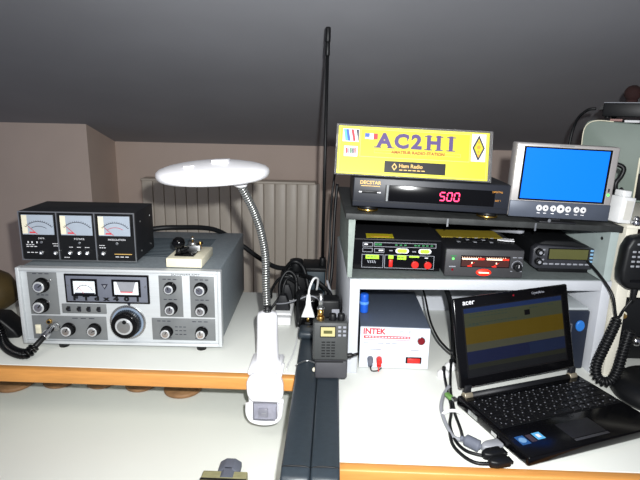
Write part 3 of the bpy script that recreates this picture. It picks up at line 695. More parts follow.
for q, mm in enumerate((M_redink, M_grayink, M_dimgreen, M_ink, M_redink)): b.prism([(.0145 + q * .0038, .0485 - .001 * (q % 2)), (.0175 + q * .0038, .049), (.0185 + q * .0036, .040), (.0155 + q * .0038, .0375)], -.0006, -.0003, mm)
sg(b, 'flag_sticker', Sg)
b = B(); b.rect(.048, .0565, .0665, .0765, -.0002, M_flagblue, .0002); b.rect(.0565, .0635, .066, .0765, -.0002, M_whiteink, .0002); b.rect(.0635, .071, .066, .0765, -.0002, M_redink, .0002); b.rect(.049, .0565, .0665, .0695, -.0004, M_whiteink, .0001); sg(b, 'flag_sticker', Sg)
b = B(); b.box(-.004, .278, .0014, .0034, 0, .092, M_acryl, bev=.0005);
holder = sg(b, 'acrylic_holder', Sg, 'clear acrylic holder')
b = B(); b.box(-.004, .278, -.002, .050, 0, .0014, M_acryl); b.prism([(.0, .0), (.05, .0), (.0245, .088)], .2775, .2790, M_acryl, axis='x'); part('holder_foot', b, Sg)

# ---------------------------------------------------------------- LCD monitor
zm = ztop(.30)
Mn = thing('monitor', 'small silver monitor showing a plain blue screen on the dark shelf board', 'monitor', (.3045, .915, zm - .0010), -.006, ry=.030)
Mn.scale = (.910, 1, .99)
b = B(); b.box(0, .190, 0, .028, .010, .138, M_silverpl, bev=.003); b.box(.008, .182, .028, .045, .02, .125, M_blackm, bev=.004); part('housing', b, Mn, 'silver plastic housing')
b = B(); b.box(.0005, .1895, -.0015, .004, .010, .0385, M_monbar, bev=.001); part('control_bar', b, Mn, 'dark grey lower bar')
b = B(); b.box(.014, .176, -.0008, .001, .0400, .1325, M_blackgl); part('screen_bezel', b, Mn)
b = B(); b.box(.0175, .1715, -.0014, -.0006, .0430, .1300, M_bluescreen); part('screen', b, Mn, 'glowing plain blue screen')
b = B(); b.box(.176, .178, -.0012, .002, .040, .1325, M_silverpl); b.rect(.078, .105, .1345, .1362, 0, M_grayface, .0003); part('bezel_trim', b, Mn)
bt = B(); bt.cyl((0, 0, 0), (0, -.002, 0), .0056, mat('button_silver', (206, 206, 206), .35, .1), n=20, bev=.0008); bt.cyl((0, -.002, 0), (0, -.0024, 0), .0016, M_ink, n=12); bt = bt.mesh('button')
for x, s in ((.056, 1), (.068, 1), (.0825, 1), (.0965, 1.35), (.1105, 1), (.1265, 1), (.139, 1)):
    o = part('button', bt, Mn, loc=(x, -.0015, .0275)); o.scale = (s, 1, s)
b = B()
for x in (.056, .068, .0825, .1105, .1265, .139): b.rect(x - .003, x + .003, .0178, .0190, -.0015, M_whiteink, .0002)
part('button_printing', b, Mn)
b = B(); b.cyl((.1815, 0, .056), (.1815, -.001, .056), .0022, M_greenled, n=10); b.rect(.180, .183, .061, .067, 0, M_ink, .0005); part('power_light', b, Mn, 'green power light')
b = B(); b.box(.060, .130, -.004, .060, .0015, .0045, M_blackm, bev=.001); b.box(.085, .105, .012, .03, .004, .014, M_blackm); part('stand', b, Mn)
b = B(); b.cyl((.078, -.0035, .006), (.078, -.0045, .006), .003, M_steel, n=12); part('stand_screw', b, Mn)

# ---------------------------------------------------------------- left black box with green labels
ZS = .1864
G = thing('control_box', 'black control unit with bright green labels and red buttons, left on the shelf', 'electronic unit', (.0400, .955, ZS), -.008)
G.scale = (1.07, 1, 1.05)
w, h, d = .152, .058, .20
b = B(); b.box(0, w, .002, d, .003, h + .002, M_blackm, bev=.002); part('case', b, G)
b = B(); b.box(.001, w - .001, 0, .004, .004, h, M_blackgl); part('front_panel', b, G)
F = .97
def X(v): return v * F / 1000
def Zz(v): return v * F / 1000 + .004
b = B()
for x0, x1, z0, z1 in [(16, 34, 43, 51), (36, 147, 43, 51.5), (16, 34, 32.5, 40.5), (37, 55, 32, 40), (15, 54, 3, 28.5), (56, 145, 3, 28.5)]:
    b.ring(X(x0), X(x1), Zz(z0), Zz(z1), .0009, 0, M_grayink, .0004)
for x in (41, 74, 82, 90, 108, 114, 122, 129, 137): b.rect(X(x), X(x + 4.2), Zz(46), Zz(48.5), 0, M_dimgreen, .0003)
b.rect(X(38), X(50), Zz(45.5), Zz(49.5), 0, M_dimgreen, .0003)
b.rect(X(19), X(25), Zz(46), Zz(48.5), 0, M_whiteink, .0003); b.rect(X(45), X(53), Zz(35), Zz(37.5), 0, M_whiteink, .0003)
b.rect(X(64), X(70), Zz(35.5), Zz(37.5), 0, M_grayink, .0003); b.rect(X(105), X(112), Zz(34.5), Zz(36.5), 0, M_grayink, .0003)
for q in range(4): b.prism([(X(25 + q * 4), Zz(17)), (X(27 + q * 4), Zz(17)), (X(29 + q * 4), Zz(12)), (X(27 + q * 4), Zz(12))], -.0004, 0, M_grayink)
b.rect(X(128), X(134), Zz(23.5), Zz(25), 0, M_whiteink, .0003)
part('panel_printing', b, G)
def pill(x0, x1, z0, z1, m, t=.0008):
    b = B(); r = (z1 - z0) / 2; n = 8
    pts = [(x1 - r + r * math.cos(a), z0 + r + r * math.sin(a)) for a in [-PI / 2 + PI * k / n for k in range(n + 1)]] + [(x0 + r + r * math.cos(a), z0 + r + r * math.sin(a)) for a in [PI / 2 + PI * k / n for k in range(n + 1)]]
    b.prism(pts, -t, 0, m); return b
for x0, x1 in ((75, 99), (116, 139)):
    part('green_label', pill(X(x0), X(x1), Zz(32), Zz(41), M_whiteink), G); part('green_label', pill(X(x0 + 3), X(x1 - 3), Zz(33), Zz(40), M_green, .0012), G)
b = B()
for x0, x1, z0, z1 in [(22, 46, 20, 27.5), (63, 72, 21, 28), (79, 95, 20, 28), (100, 118, 24.5, 27.5)]: b.rect(X(x0), X(x1), Zz(z0), Zz(z1), 0, M_green, .0006)
for x in (25, 31, 37): b.rect(X(x), X(x + 4.5), Zz(23), Zz(24.5), -.0006, M_dimgreen, .0002)
for x in (80, 86): b.rect(X(x), X(x + 4.5), Zz(23), Zz(24.5), -.0006, M_dimgreen, .0002)
part('green_label', b, G)
b = B(); b.box(X(64), X(71), -.004, 0, Zz(6), Zz(20), M_red, bev=.001); part('slide_switch', b, G, 'red slide switch')
for x, z in ((111, 11.5), (134, 11)):
    b = B(); b.cyl((X(x), 0, Zz(z)), (X(x), -.005, Zz(z)), .0066, M_red, n=24, bev=.001); part('push_button', b, G, 'round red push button')
b = B(); b.box(.022, .070, .010, .042, h + .0018, h + .0024, mat('yellow_sticker', (190, 176, 20), .6), M=None); b.box(.030, .062, .018, .022, h + .0022, h + .0026, M_orangeink); part('top_sticker', b, G, 'yellow sticker')
b = B()
for x in (.012, w - .012):
    for y in (.02, .18): b.cyl((x, y, 0), (x, y, .004), .006, M_black, n=14)
part('foot', b, G)

# ---------------------------------------------------------------- SWR amplifier with glowing meter
A2 = thing('amplifier', 'black power meter unit with orange glowing twin scale and red oval badge', 'electronic unit', (.2065, .932, ZS), -.004)
A2.scale = (1.03, 1, 1.03)
w, h, d = .137, .052, .19
b = B(); b.box(0, w, .003, d, .003, h + .001, M_blackm, bev=.002)
part('case', b, A2)
b = B(); b.box(0, w, 0, .005, .002, h, mat('charcoal_front', (56, 56, 58), .5), bev=.0015); part('front_panel', b, A2)
b = B(); b.box(.027, .113, -.0012, 0, .0200, .0410, M_blackgl); b.box(.0285, .1115, -.0016, -.001, .0215, .0395, M_orangeglow)
for x0 in (.029, .072):
    b.box(x0, x0 + .027, -.0021, -.0016, .0340, .0366, M_scaleglow); b.box(x0 + .027, x0 + .0385, -.0021, -.0016, .0340, .0366, M_redglow)
    for q in range(9): b.box(x0 + q * .004, x0 + q * .004 + .0006, -.0023, -.0020, .0372, .039, M_scaleglow)
    b.box(x0 + .0165, x0 + .0185, -.0021, -.0016, .027, .0295, M_scaleglow)
    b.cyl((x0 + .022, -.002, .029), (x0 + .012, -.002, .022), .0003, M_redglow, n=4); b.box(x0 + .010, x0 + .018, -.0021, -.0016, .0215, .0225, M_redglow)
part('lit_scale', b, A2, 'orange lit twin scale')
b = B(); b.lathe([(0, 0), (.0135, 0), (.0125, .0015), (0, .002)], M_redglow, Matrix.Translation((.069, 0, .0105)) @ Matrix.Rotation(PI / 2, 4, 'X'), 28, sc=(1, .48, 1)); b.box(.060, .078, -.0024, -.0018, .0095, .0115, M_scaleglow); part('badge', b, A2, 'red glowing oval badge')
b = B(); b.cyl((.0135, 0, .0345), (.0135, -.0015, .0345), .002, M_greenled, n=12); part('status_light', b, A2, 'green light')
b = B(); b.cyl((.0135, 0, .0145), (.0135, -.0015, .0145), .002, M_darkred, n=12); part('status_light', b, A2)
b = B(); b.rect(.009, .019, .0385, .0405, 0, M_dimgreen, .0003); b.rect(.007, .019, .019, .021, 0, M_grayink, .0003); b.rect(.1175, .1245, .0385, .0400, 0, M_grayink, .0003); b.rect(.127, .134, .0385, .0400, 0, M_grayink, .0003); b.rect(.1155, .119, .0135, .015, 0, M_grayink, .0003); b.rect(.1325, .1355, .0135, .015, 0, M_grayink, .0003)
pts = [(.1265 + .0092 * math.cos(a), -.0004, .024 + .0092 * math.sin(a)) for a in [PI * (-.15 + 1.3 * k / 14) for k in range(15)]]
b.tube(pts, .0007, M_grayink, n=4, raw=True); part('panel_printing', b, A2)
b = B(); b.cyl((.1265, 0, .023), (.1265, -.010, .023), .0075, M_black, r1=.0065, n=24, bev=.0008); b.box(.1262, .1268, -.0106, -.0098, .023, .029, M_whiteink); part('knob', b, A2)
b = B()
for k in range(3):
    for q in range(8): b.box(.030 + q * .010, .036 + q * .010, .05 + k * .018, .058 + k * .018, h + .0008, h + .0016, M_grey if (k + q) % 3 == 0 else M_black)
part('cooling_vent', b, A2)
b = B()
for x in (.012, w - .012):
    for y in (.02, .17): b.cyl((x, y, 0), (x, y, .004), .006, M_black, n=14)
part('foot', b, A2)
b = B(); b.box(.215, .335, 1.02, 1.085, ZS + .0535, ZS + .0555, mat('yellow_booklet_cover', (150, 130, 30), .6)); solo('booklet', b, 'yellow covered booklet lying on the power meter unit behind its vents', 'booklet')
b = B(); b.prism([(.318, 1.000), (.335, 1.012), (.352, 1.006), (.340, .998), (.348, .990), (.330, .992)], ZS + .0560, ZS + .0575, M_whiteink, axis='z'); solo('paper_scrap', b, 'small white folded paper scrap at the right rear of the power meter unit', 'paper')

# ---------------------------------------------------------------- mobile transceiver
V = thing('mobile_radio', 'black mobile radio with olive display and round knobs, right on the shelf', 'radio', (.3755, .972, ZS), .01)
b = B()
b.prism([(.010, .014), (.128, .014), (.132, .028), (.126, .044), (.108, .054), (.080, .062), (.030, .062), (.012, .055), (.006, .040), (.006, .022)], .012, .16, M_black, bev=.003); part('case', b, V)
b = B(); b.prism([(.002, .016), (.010, .010), (.126, .010), (.136, .018), (.138, .040), (.128, .050), (.012, .056), (.002, .048)], -.002, .016, mat('charcoal_bezel', (44, 45, 50), .4), bev=.002); part('front_panel', b, V)
b = B(); b.box(.030, .106, -.0034, -.0015, .0285, .0505, M_blackgl); b.box(.032, .104, -.004, -.003, .0300, .0490, M_olive); part('display', b, V, 'olive display')
bt = B(); bt.box(-.0042, .0042, -.0015, 0, -.0016, .0016, M_grayink, bev=.0006); bt = bt.mesh('button')
for k in range(8): part('button', bt, V, loc=(.027 + k * .0112, -.002, .0200))
b2 = B(); b2.box(-.003, .003, -.0015, 0, -.002, .002, mat('pale_blue_button', (120, 160, 190), .4), bev=.0006); b2 = b2.mesh('button')
for z in (.026, .033, .040, .047): part('button', b2, V, loc=(.1115, -.002, z))
b3 = B(); b3.cyl((0, 0, 0), (0, -.009, 0), .0075, M_black, r1=.0065, n=20, bev=.001); b3.cyl((0, -.009, 0), (0, -.0094, 0), .003, M_grey, n=12); b3 = b3.mesh('knob')
for x, z in ((.013, .043), (.013, .025), (.127, .040), (.127, .023)): part('knob', b3, V, loc=(x, -.002, z))
b = B(); 
for x, z in ((.022, .047), (.022, .038), (.022, .028)): b.box(x - .002, x + .002, -.0032, -.002, z - .0015, z + .0015, M_grayink, bev=.0004)
part('side_buttons', b, V)
b = B(); b.box(.02, .12, .01, .15, 0, .012, M_black, bev=.002); part('mounting_bracket', b, V)
cable('black cable curving over the top of the mobile radio with the olive display', [(.360, 1.19, .235), (.375, 1.10, .262), (.395, 1.04, .272), (.415, 1.05, .266), (.435, 1.12, .272), (.465, 1.19, .278)], .0030)
cable('black cable crossing behind the mobile radio under the dark shelf board', [(.352, 1.10, .272), (.385, 1.09, .262), (.41, 1.06, .254), (.43, 1.08, .262), (.455, 1.14, .275)], .0026)
cable('grey flat lead lying between the power meter unit and the mobile radio', [(.335, 1.10, .240), (.355, 1.05, .250), (.375, 1.03, .254), (.39, 1.10, .250)], .0040, M_grey, name='grey_lead')
cable('black lead drooping from the right knob of the mobile radio past the shelf front', [(.478, .965, .215), (.484, .925, .200), (.495, .896, .175), (.502, .890, .145), (.509, .890, .120)], .0026)

# ---------------------------------------------------------------- INTEK power supply
Ps = thing('power_supply', 'white fronted Intek power supply under the shelf with red switch and terminals', 'power supply', (.0575, .928, .0), .0)
Ps.scale = (1, 1, 1.07)
w, h, d = .131, .080, .21
b = B(); b.box(.0, w, .003, d, .002, h, M_pscase, bev=.001); part('case', b, Ps, 'blue-grey steel case')
b = B(); b.box(.0, w, 0, .004, .002, h - .001, M_psface, bev=.0006); part('front_panel', b, Ps, 'white front panel')
b = B(); addtext(b, 'INTEK', .0150, .0260, -.0002, .0712, M_redink, bold=.0006, sx=1.0)
b.rect(.0065, .0945, .0585, .0635, 0, M_redink, .0003); b.rect(.0065, .0945, .0555, .0563, 0, M_redink, .0003)
for q in range(14): b.rect(.010 + q * .006, .0145 + q * .006, .0603, .0618, -.0003, M_psface, .0002)
addtext(b, 'PS-08', .0085, .084, -.0002, .0715, M_grayink, sx=1.1)
for q, (x0, x1) in enumerate([(.007, .016), (.018, .029), (.032, .045), (.048, .058), (.060, .070)]): b.rect(x0, x1, .0485, .0500, 0, M_grayink, .0002)
b.ring(.007, .049, .012, .0375, .0004, 0, M_grayink, .0002); b.ring(.082, .124, .0105, .0345, .0004, 0, M_grayink, .0002)
b.rect(.018, .040, .0368, .0385, -.0002, M_grayink, .0002); b.rect(.096, .112, .0368, .0382, 0, M_grayink, .0002); part('panel_printing', b, Ps, 'red and grey front lettering')
b = B(); b.cyl((.115, 0, .0562), (.115, -.002, .0562), .0078, M_chrome, n=28, bev=.0004); b.cyl((.115, -.002, .0562), (.115, -.004, .0562), .0066, M_darkred, n=24, bev=.0008); part('indicator_lamp', b, Ps, 'dark red round lamp')
b = B(); b.box(.088, .118, -.0015, 0, .0125, .0245, M_blackgl, bev=.0005); b.box(.091, .115, -.0045, -.001, .0140, .0230, M_red, bev=.001); part('rocker_switch', b, Ps, 'red rocker switch')
for x, m, lb in ((.0205, M_knobgray, 'grey terminal post'), (.0375, M_red, 'red terminal post')):
    b = B(); b.cyl((x, 0, .0195), (x, -.012, .0175), .0058, m, r1=.0052, n=20, bev=.0008); b.cyl((x, -.002, .014), (x, -.010, .010), .0045, m, n=16); part('terminal', b, Ps, lb)
ft = B(); ft.cyl((0, 0, 0), (0, 0, .003), .006, M_black, n=14); ft = ft.mesh('foot')
for x in (.015, w - .015):
    for y in (.02, d - .02): part('foot', ft, Ps, loc=(x, y, 0))
cable('short black wire from the grey terminal of the Intek power supply', [(.0785, .917, .010), (.080, .912, .004), (.086, .912, .003), (.093, .914, .0035), (.100, .925, .003)], .0012)
cable('short red wire at the red terminal of the Intek power supply', [(.094, .915, .012), (.0935, .912, .006), (.0935, .912, .0025)], .0011, M_red, name='red_wire')
p = thing('blue_bottle', 'blue plastic bottle squeezed left of the Intek power supply', 'bottle', (.0665, 1.16, 0))
b = B(); b.lathe([(0, 0), (.009, 0), (.010, .004), (.010, .085), (.006, .095), (.005, .105), (0, .105)], M_blue, None, 24); part('body', b, p)
b = B(); b.lathe([(0, .104), (.0065, .104), (.0065, .118), (0, .119)], M_blue, None, 20); part('cap', b, p)
p.location = (.0700, 1.155, 0.0)
# small blue cap thing left upper corner of supply (on its case)
b = B(); b.cyl((0, 0, 0), (0, 0, .040), .0085, M_blue, n=24, bev=.003); b.cyl((0, 0, .018), (0, 0, .024), .0095, mat('pale_blue_plastic', (90, 150, 235), .3), n=24, bev=.001)
solo('blue_canister', b, 'small blue canister standing on the left front corner of the Intek power supply', 'canister', (.0670, 1.00, .0860))
# black leads behind supply inside the shelf bay
cable('black cable arching from behind the Intek power supply to the laptop', [(.200, 1.16, .120), (.202, 1.08, .095), (.205, 1.02, .065), (.212, .97, .050), (.222, .935, .045), (.232, .92, .040), (.245, .93, .02)], .0022)
cable('thick black cable bundle in the shadow under the shelf board beside the supply', [(.185, 1.19, .155), (.205, 1.12, .150), (.228, 1.05, .140), (.236, 1.0, .120), (.238, .965, .085), (.240, .95, .04), (.242, .945, .004)], .0055)
# navy speaker box with blue disc
Sp = thing('navy_box', 'dark navy box with a bright blue round button behind the laptop', 'box', (.455, 1.045, 0), 0.0)
Sp.location = (.417, .950, 0); Sp.scale = (1, 1, 1.3); Sp.rotation_euler = (0, 0, .066)
b = B(); b.box(0, .076, 0, .15, 0, .092, M_darkblue, bev=.002); part('case', b, Sp)
b = B(); b.box(.002, .074, .004, .15, .092, .096, mat('light_grey_lid', (170, 176, 178), .5), bev=.001); part('lid', b, Sp, 'light grey lid')
b = B(); b.cyl((.058, 0, .070), (.058, -.006, .070), .0085, M_greysocket, n=28, bev=.002); part('button', b, Sp, 'bright blue round button')
b = B(); b.ring(.034, .044, .030, .072, .0006, 0, M_grayink, .0003); addtext(b, 'POWER', .006, .039, -.0002, .050, M_grayink, M=None, up=False) if False else None
b.rect(.0375, .0405, .040, .064, 0, M_grayink, .0002); b.ring(.033, .050, .006, .024, .0006, 0, M_grayink, .0003); addtext(b, 'ai', .012, .0415, -.0003, .014, M_whiteink, bold=.0004); part('panel_printing', b, Sp)

# ================================================================== SECOND SHELF UNIT (right)
U2 = thing('shelf_unit', 'cream shelf unit at the right photo edge with dark open bay', 'shelf', (.5215, .930, 0))
def p2(name, x0, x1, y0, y1, z0, z1, m=M_shelfcream):
    b = B(); b.box(x0, x1, y0, y1, z0, z1, m, bev=.0008); return part(name, b, U2)
p2('side_panel', 0, .020, 0, .36, 0, .286); p2('side_panel', .42, .44, 0, .36, 0, .286); p2('top_board', 0, .44, 0, .36, .286, .292)
p2('middle_board', .020, .42, 0, .35, .158, .182)
b = B(); b.box(.02, .42, .35, .36, 0, .286, M_black); part('back_panel', b, U2, 'dark back')
Dk = thing('black_equipment', 'black equipment filling the lower bay of the cream shelf unit', 'electronic unit', (.545, 1.0, 0))
b = B(); b.box(0, .3, 0, .22, 0.003, .145, M_black, bev=.003); part('case', b, Dk)
b = B(); b.cyl((.030, 0, .100), (.030, -.010, .100), .008, M_cream, n=20, bev=.001); b.cyl((.030, -.010, .100), (.030, -.016, .100), .0045, M_brass, n=16); part('socket', b, Dk, 'pale brass socket')
b = B(); b.sph((.062, -.012, .048), .011, M_chrome, 14); b.cyl((.062, 0, .048), (.062, -.006, .048), .006, M_steel); part('chrome_knob', b, Dk, 'chrome ball knob')
b = B(); b.box(0.003, .3, 0.0, .22, 0, .08, M_redbrown, bev=.003)
solo('dark_brown_box', b, 'dark brown box in the upper bay of the cream shelf unit behind the microphone', 'box', (.545, 1.0, .1825))
# grey green case
Gc = thing('equipment_case', 'large grey-green equipment case on the cream shelf unit, top right', 'case', (.572, 1.262, .2925), -.60)
pts = [(0, 0), (.165, 0), (.165, .168), (.016, .178), (.006, .174), (0, .162)]
b = B(); b.prism(pts, 0, .20, M_graygreen, bev=.003); part('body', b, Gc)
b = B(); b.tube([(.002, -.002, .10), (.001, -.003, .14), (.003, -.002, .160), (.012, -.002, .172), (.03, -.001, .177), (.06, .0, .175)], .0012, M_cream); part('edge_piping', b, Gc, 'pale cream edge piping')
b = B(); b.box(.120, .124, -.003, .0, 0.0, .10, M_cream, bev=.001); part('corner_strip', b, Gc)
b = B(); b.box(.124, .16, -.004, .0, .006, .065, M_black, bev=.001); part('dark_window', b, Gc)
b = B(); b.box(.045, .070, .05, .056, .176, .181, mat('dusty_pink', (160, 120, 115), .6)); b.box(.075, .105, .05, .056, .174, .179, M_whiteink)
part('top_labels', b, Gc)
Dv = thing('scanner_unit', 'black device lying on top of the grey-green case at the upper right', 'device', (.610, 1.262, .4745), -.60)
b = B(); b.box(0, .12, 0, .12, 0.004, .034, M_black, bev=.002); b.prism([(-.006, .026), (0, .030), (0, .020), (-.010, .018)], .0, .05, M_black); part('case', b, Dv)
b = B(); b.box(0, .12, -.001, .12, .034, .036, M_grey, bev=.0006); part('lid', b, Dv, 'grey lid edge')
b = B()
for x in (.01, .11):
    for y in (.01, .11): b.cyl((x, y, 0), (x, y, .005), .006, M_black, n=12)
part('foot', b, Dv)
b = B(); b.sph((0, 0, .020), .018, M_redbrown, 14, sc=(1, 1, 1)); b.cyl((0, 0, 0), (0, 0, .006), .012, M_redbrown)
solo('foam_ball', b, 'dark red-brown foam ball on the black device at the top right corner', 'ball', (.672, 1.262, .5110))
cable('black cable running from the upper right device down behind the grey-green case edge', [(.612, 1.30, .496), (.596, 1.305, .493), (.575, 1.30, .476), (.560, 1.285, .455), (.553, 1.28, .42), (.550, 1.275, .36), (.550, 1.275, .300)], .0034)
cable('curved black cable with connector standing right of the blue monitor', [(.498, .99, .392), (.515, .985, .394), (.526, .98, .388), (.524, .98, .374), (.516, .98, .360), (.520, .98, .345), (.530, .98, .350)], .0042)
b = B(); b.box(0, .030, 0, .05, 0, .058, M_black, bev=.006); solo('power_adapter', b, 'small black adapter between the blue monitor and the white adapter', 'adapter', (.500, 1.0, .2925))
# white adapter
Wa = thing('wall_adapter', 'small white power adapter standing upright right of the blue monitor', 'adapter', (.505, .932, .2925), .25, ry=.10)
b = B(); b.box(0, .027, 0, .030, .003, .050, M_whiteplug, bev=.002); b.box(.001, .019, .004, .026, .050, .061, M_whiteplug, bev=.002); part('body', b, Wa)
b = B(); b.rect(.008, .023, .010, .044, 0, mat('pale_label', (206, 204, 196), .6), .0005); part('label', b, Wa)
# chrome bit on unit top
b = B(); b.cyl((0, 0, 0), (0, 0, .008), .008, M_chrome, n=20, bev=.001); b.sph((0, 0, .011), .0055, M_chrome, 10); solo('chrome_fitting', b, 'small chrome fitting on the cream shelf unit beside the white adapter', 'fitting', (.537, .932, .2925))
# ================================================================== hanging mic with keypad
Mc = thing('speaker_microphone', 'black keypad microphone hanging before the cream shelf unit at the right edge', 'microphone', (.531, .895, .19), 0.0)
b = B(); b.prism([(-.018, -.002), (.024, -.004), (.038, .012), (.040, .070), (.032, .090), (.006, .095), (-.022, .090), (-.030, .072), (-.032, .030), (-.030, .010)], -.012, .016, M_black, bev=.006); part('body', b, Mc)
bt = B(); bt.box(-.0030, .0030, -.002, 0, -.0018, .0018, M_grey, bev=.0008); bt = bt.mesh('key')
for r_ in range(4):
    for c_ in range(5): part('key', bt, Mc, loc=(-.017 + c_ * .0092, -.012, .066 - r_ * .0085))
b = B(); b.box(-.014, -.008, -.0135, -.012, .078, .081, M_grey); b.box(-.016, .03, -.0135, -.012, .012, .016, M_blackgl); part('indicator', b, Mc)
b = B(); b.cyl((.004, .004, .002), (.003, .004, -.026), .0065, M_black, r1=.0045, n=18, bev=.001); part('strain_relief', b, Mc)
b = B(); b.box(-.006, .010, .014, .027, .070, .082, M_black); part('hanging_clip', b, Mc)
# coiled cord
b = B(); b.tube([(.523, .899, .166), (.520, .897, .145), (.519, .893, .125), (.5185, .888, .10), (.521, .888, .07)], .0024, M_black); cc = thing('coiled_cord', 'heavy black coiled microphone cord looping down in front of the shelf post', 'cord', (.5, .89, 0))
o2 = Vector((.5, .89, 0)); b = B(); b.tube([Vector(p) - o2 for p in [(.534, .899, .166), (.520, .897, .145), (.512, .890, .137), (.506, .888, .134)]], .0024, M_black); part('straight_lead', b, cc)
g = [(.507, .888, .132), (.496, .884, .100), (.486, .882, .070), (.479, .880, .046), (.479, .874, .028), (.488, .868, .020), (.502, .868, .022), (.514, .874, .040), (.522, .880, .075), (.532, .888, .110)]
b = B(); b.tube([p - o2 for p in coil(g, .0070, .0058, 10)], .0026, M_black, n=6, raw=True); part('coil', b, cc)
b = B(); b.tube([Vector(p) - o2 for p in g], .0060, M_black, n=10); part('coil_core', b, cc)
# black base at lower right
Ba = thing('desk_pedestal', 'rounded black desk base standing at the lower right edge of the photo', 'desk base', (.585, .855, 0), .1)
b = B(); b.lathe([(0, 0), (.078, 0), (.082, .006), (.080, .018), (.066, .030), (.040, .036), (0, .038)], M_black, None, 48, sc=(1.0, .95, 1)); part('base', b, Ba)
b = B(); b.cyl((.0, 0, .036), (.0, .01, .085), .014, M_black, r1=.011, n=22, bev=.002); part('neck', b, Ba)
b = B(); b.box(-.012, .012, -.058, -.036, .028, .036, M_blackgl, bev=.002); part('push_bar', b, Ba)

# ================================================================== LAPTOP
La = thing('laptop', 'small black open laptop with dim screen on the white desk', 'laptop', (.278, .640, 0), .375)
lw, ld, lt_ = .258, .180, .022
La.scale = (.985, .955, 1)
b = B(); b.prism([(0, .008), (.02, .006), (ld, .004), (ld, .0215), (0, .0215)], 0, lw, M_blackgl, bev=.0025, axis='x'); b.box(.003, lw - .003, .010, ld - .01, .0035, .0100, mat('lower_shell_white', (225, 225, 228), .4), bev=.001)
base = part('base', b, La, 'glossy black base')
b = B(); b.box(.006, lw - .006, .073, .155, .0212, .0220, M_black); kbp = part('keyboard', b, La)
# 84 individual keys
kmx = {}
rows = [(.147, [(.0148, 15)]), (.1335, [(.0166, 13)]), (.1185, None), (.1035, None), (.0885, None)]
def keymesh(wd, hd, seed):
    kkey = (round(wd, 4), round(hd, 4), seed)
    if kkey not in kmx:
        b = B(); b.box(-wd / 2, wd / 2, -hd / 2, hd / 2, 0, .0018, M_key, bev=.0008, seg=1, smooth=False)
        rnd = random.Random(seed); b.box(-wd * .25, -wd * .25 + .0013 + .001 * rnd.random(), .0008, .0026, .0018, .0020, M_grayink)
        if seed % 2: b.box(.001, .0022, -.003, -.0012, .0018, .0020, M_grayink)
        kmx[kkey] = b.mesh('key')
    return kmx[kkey]
x_l, x_r = .0095, lw - .0095
layout = [(.1490, .0078, [1.0] * 16), (.1375, .0125, [1.0] * 13 + [1.9]), (.1235, .0125, [1.4] + [1.0] * 12 + [1.4]), (.1095, .0125, [1.7] + [1.0] * 11 + [1.9]), (.0955, .0125, [1.3] + [1.0] * 11 + [1.6, 1.0]), (.0815, .0125, [1.3, 1, 1, 1, 4.6, 1, 1, 1, 1, 1, 1])]
nk = 0
for yk, hk, ws in layout:
    u = (x_r - x_l) / sum(ws); xx = x_l
    for wv in ws:
        wd = wv * u - .0016; part('key', keymesh(wd, hk, nk % 4), kbp, loc=(xx + wv * u / 2, yk, .0220)); xx += wv * u; nk += 1
b = B(); b.box(.095, .160, .018, .056, .0214, .0217, mat('touchpad_black', (24, 24, 27), .5), bev=.0001); b.box(.095, .160, .011, .016, .0214, .0222, mat('pad_button_dark', (52, 52, 56), .4), bev=.0004); part('touchpad', b, La)
b = B(); b.box(.012, .027, .028, .048, .0214, .0219, mat('sticker_blue', (40, 84, 140), .4)); b.cyl((.0195, .038, .0218), (.0195, .038, .0221), .006, mat('sticker_pale', (110, 150, 190), .4), n=16); b.box(.031, .040, .030, .047, .0214, .0218, mat('sticker_dark', (60, 50, 60), .5))
b.box(.043, .057, .032, .048, .0214, .0219, mat('sticker_lightblue', (90, 170, 220), .4)); b.box(.047, .053, .036, .044, .0218, .0220, M_whiteink); part('sticker', b, La, 'blue and white stickers')
part('side_port', B().box(-.0015, .001, .120, .145, .009, .016, M_steel), La); part('side_port', B().box(-.0015, .001, .070, .083, .009, .015, M_chrome), La)
for x in (.008, lw - .024):
    b = B(); b.cyl((x, ld - .006, .022), (x + .016, ld - .006, .022), .0066, mat('hinge_silver', (170, 160, 140), .35, .6), n=20, bev=.001); b.box(x + .002, x + .014, ld - .008, ld - .001, .024, .040, M_blackm, bev=.001); part('hinge', b, La, 'silver hinge cap')
b = B(); b.cyl((.024, ld - .006, .020), (lw - .024, ld - .006, .020), .0062, M_blackm, n=20); part('hinge_bar', b, La)
# lid
lean = .285; lh = .160
lid = part('lid', (lambda bb: (bb.box(.0, lw - .002, 0, .0075, .004, lh, M_blackgl, bev=.003), bb)[1])(B()), La, 'glossy black lid', loc=(.003, ld - .006, .0315), rot=(-lean, -.024, -.02)); lid.scale = (.938, 1, .965)
b = B(); b.box(.016, lw - .018, -.0006, .0005, .020, lh - .018, mat('screen_glass', (14, 14, 16), .2))
sx0, sx1, sz0, sz1 = .019, lw - .021, .023, lh - .020
def zr(f): return sz0 + (sz1 - sz0) * f
bands = [(0, .10, M_black), (.10, .17, mat('screen_dim_olive', (18, 19, 14), .3, emit=0.083, ecol=(70, 74, 56))), (.17, .36, M_scrblue), (.36, .47, M_scrcream), (.47, .72, M_scryellow), (.72, .93, M_scrgreen), (.93, 1.0, M_scrtop)]
for f0, f1, m in bands: b.box(sx0, sx1, -.0010, -.0005, zr(f0), zr(f1), m)
b.box(sx0 + (sx1 - sx0) * .60, sx0 + (sx1 - sx0) * .655, -.0014, -.001, zr(.78), zr(.86), M_blackgl)
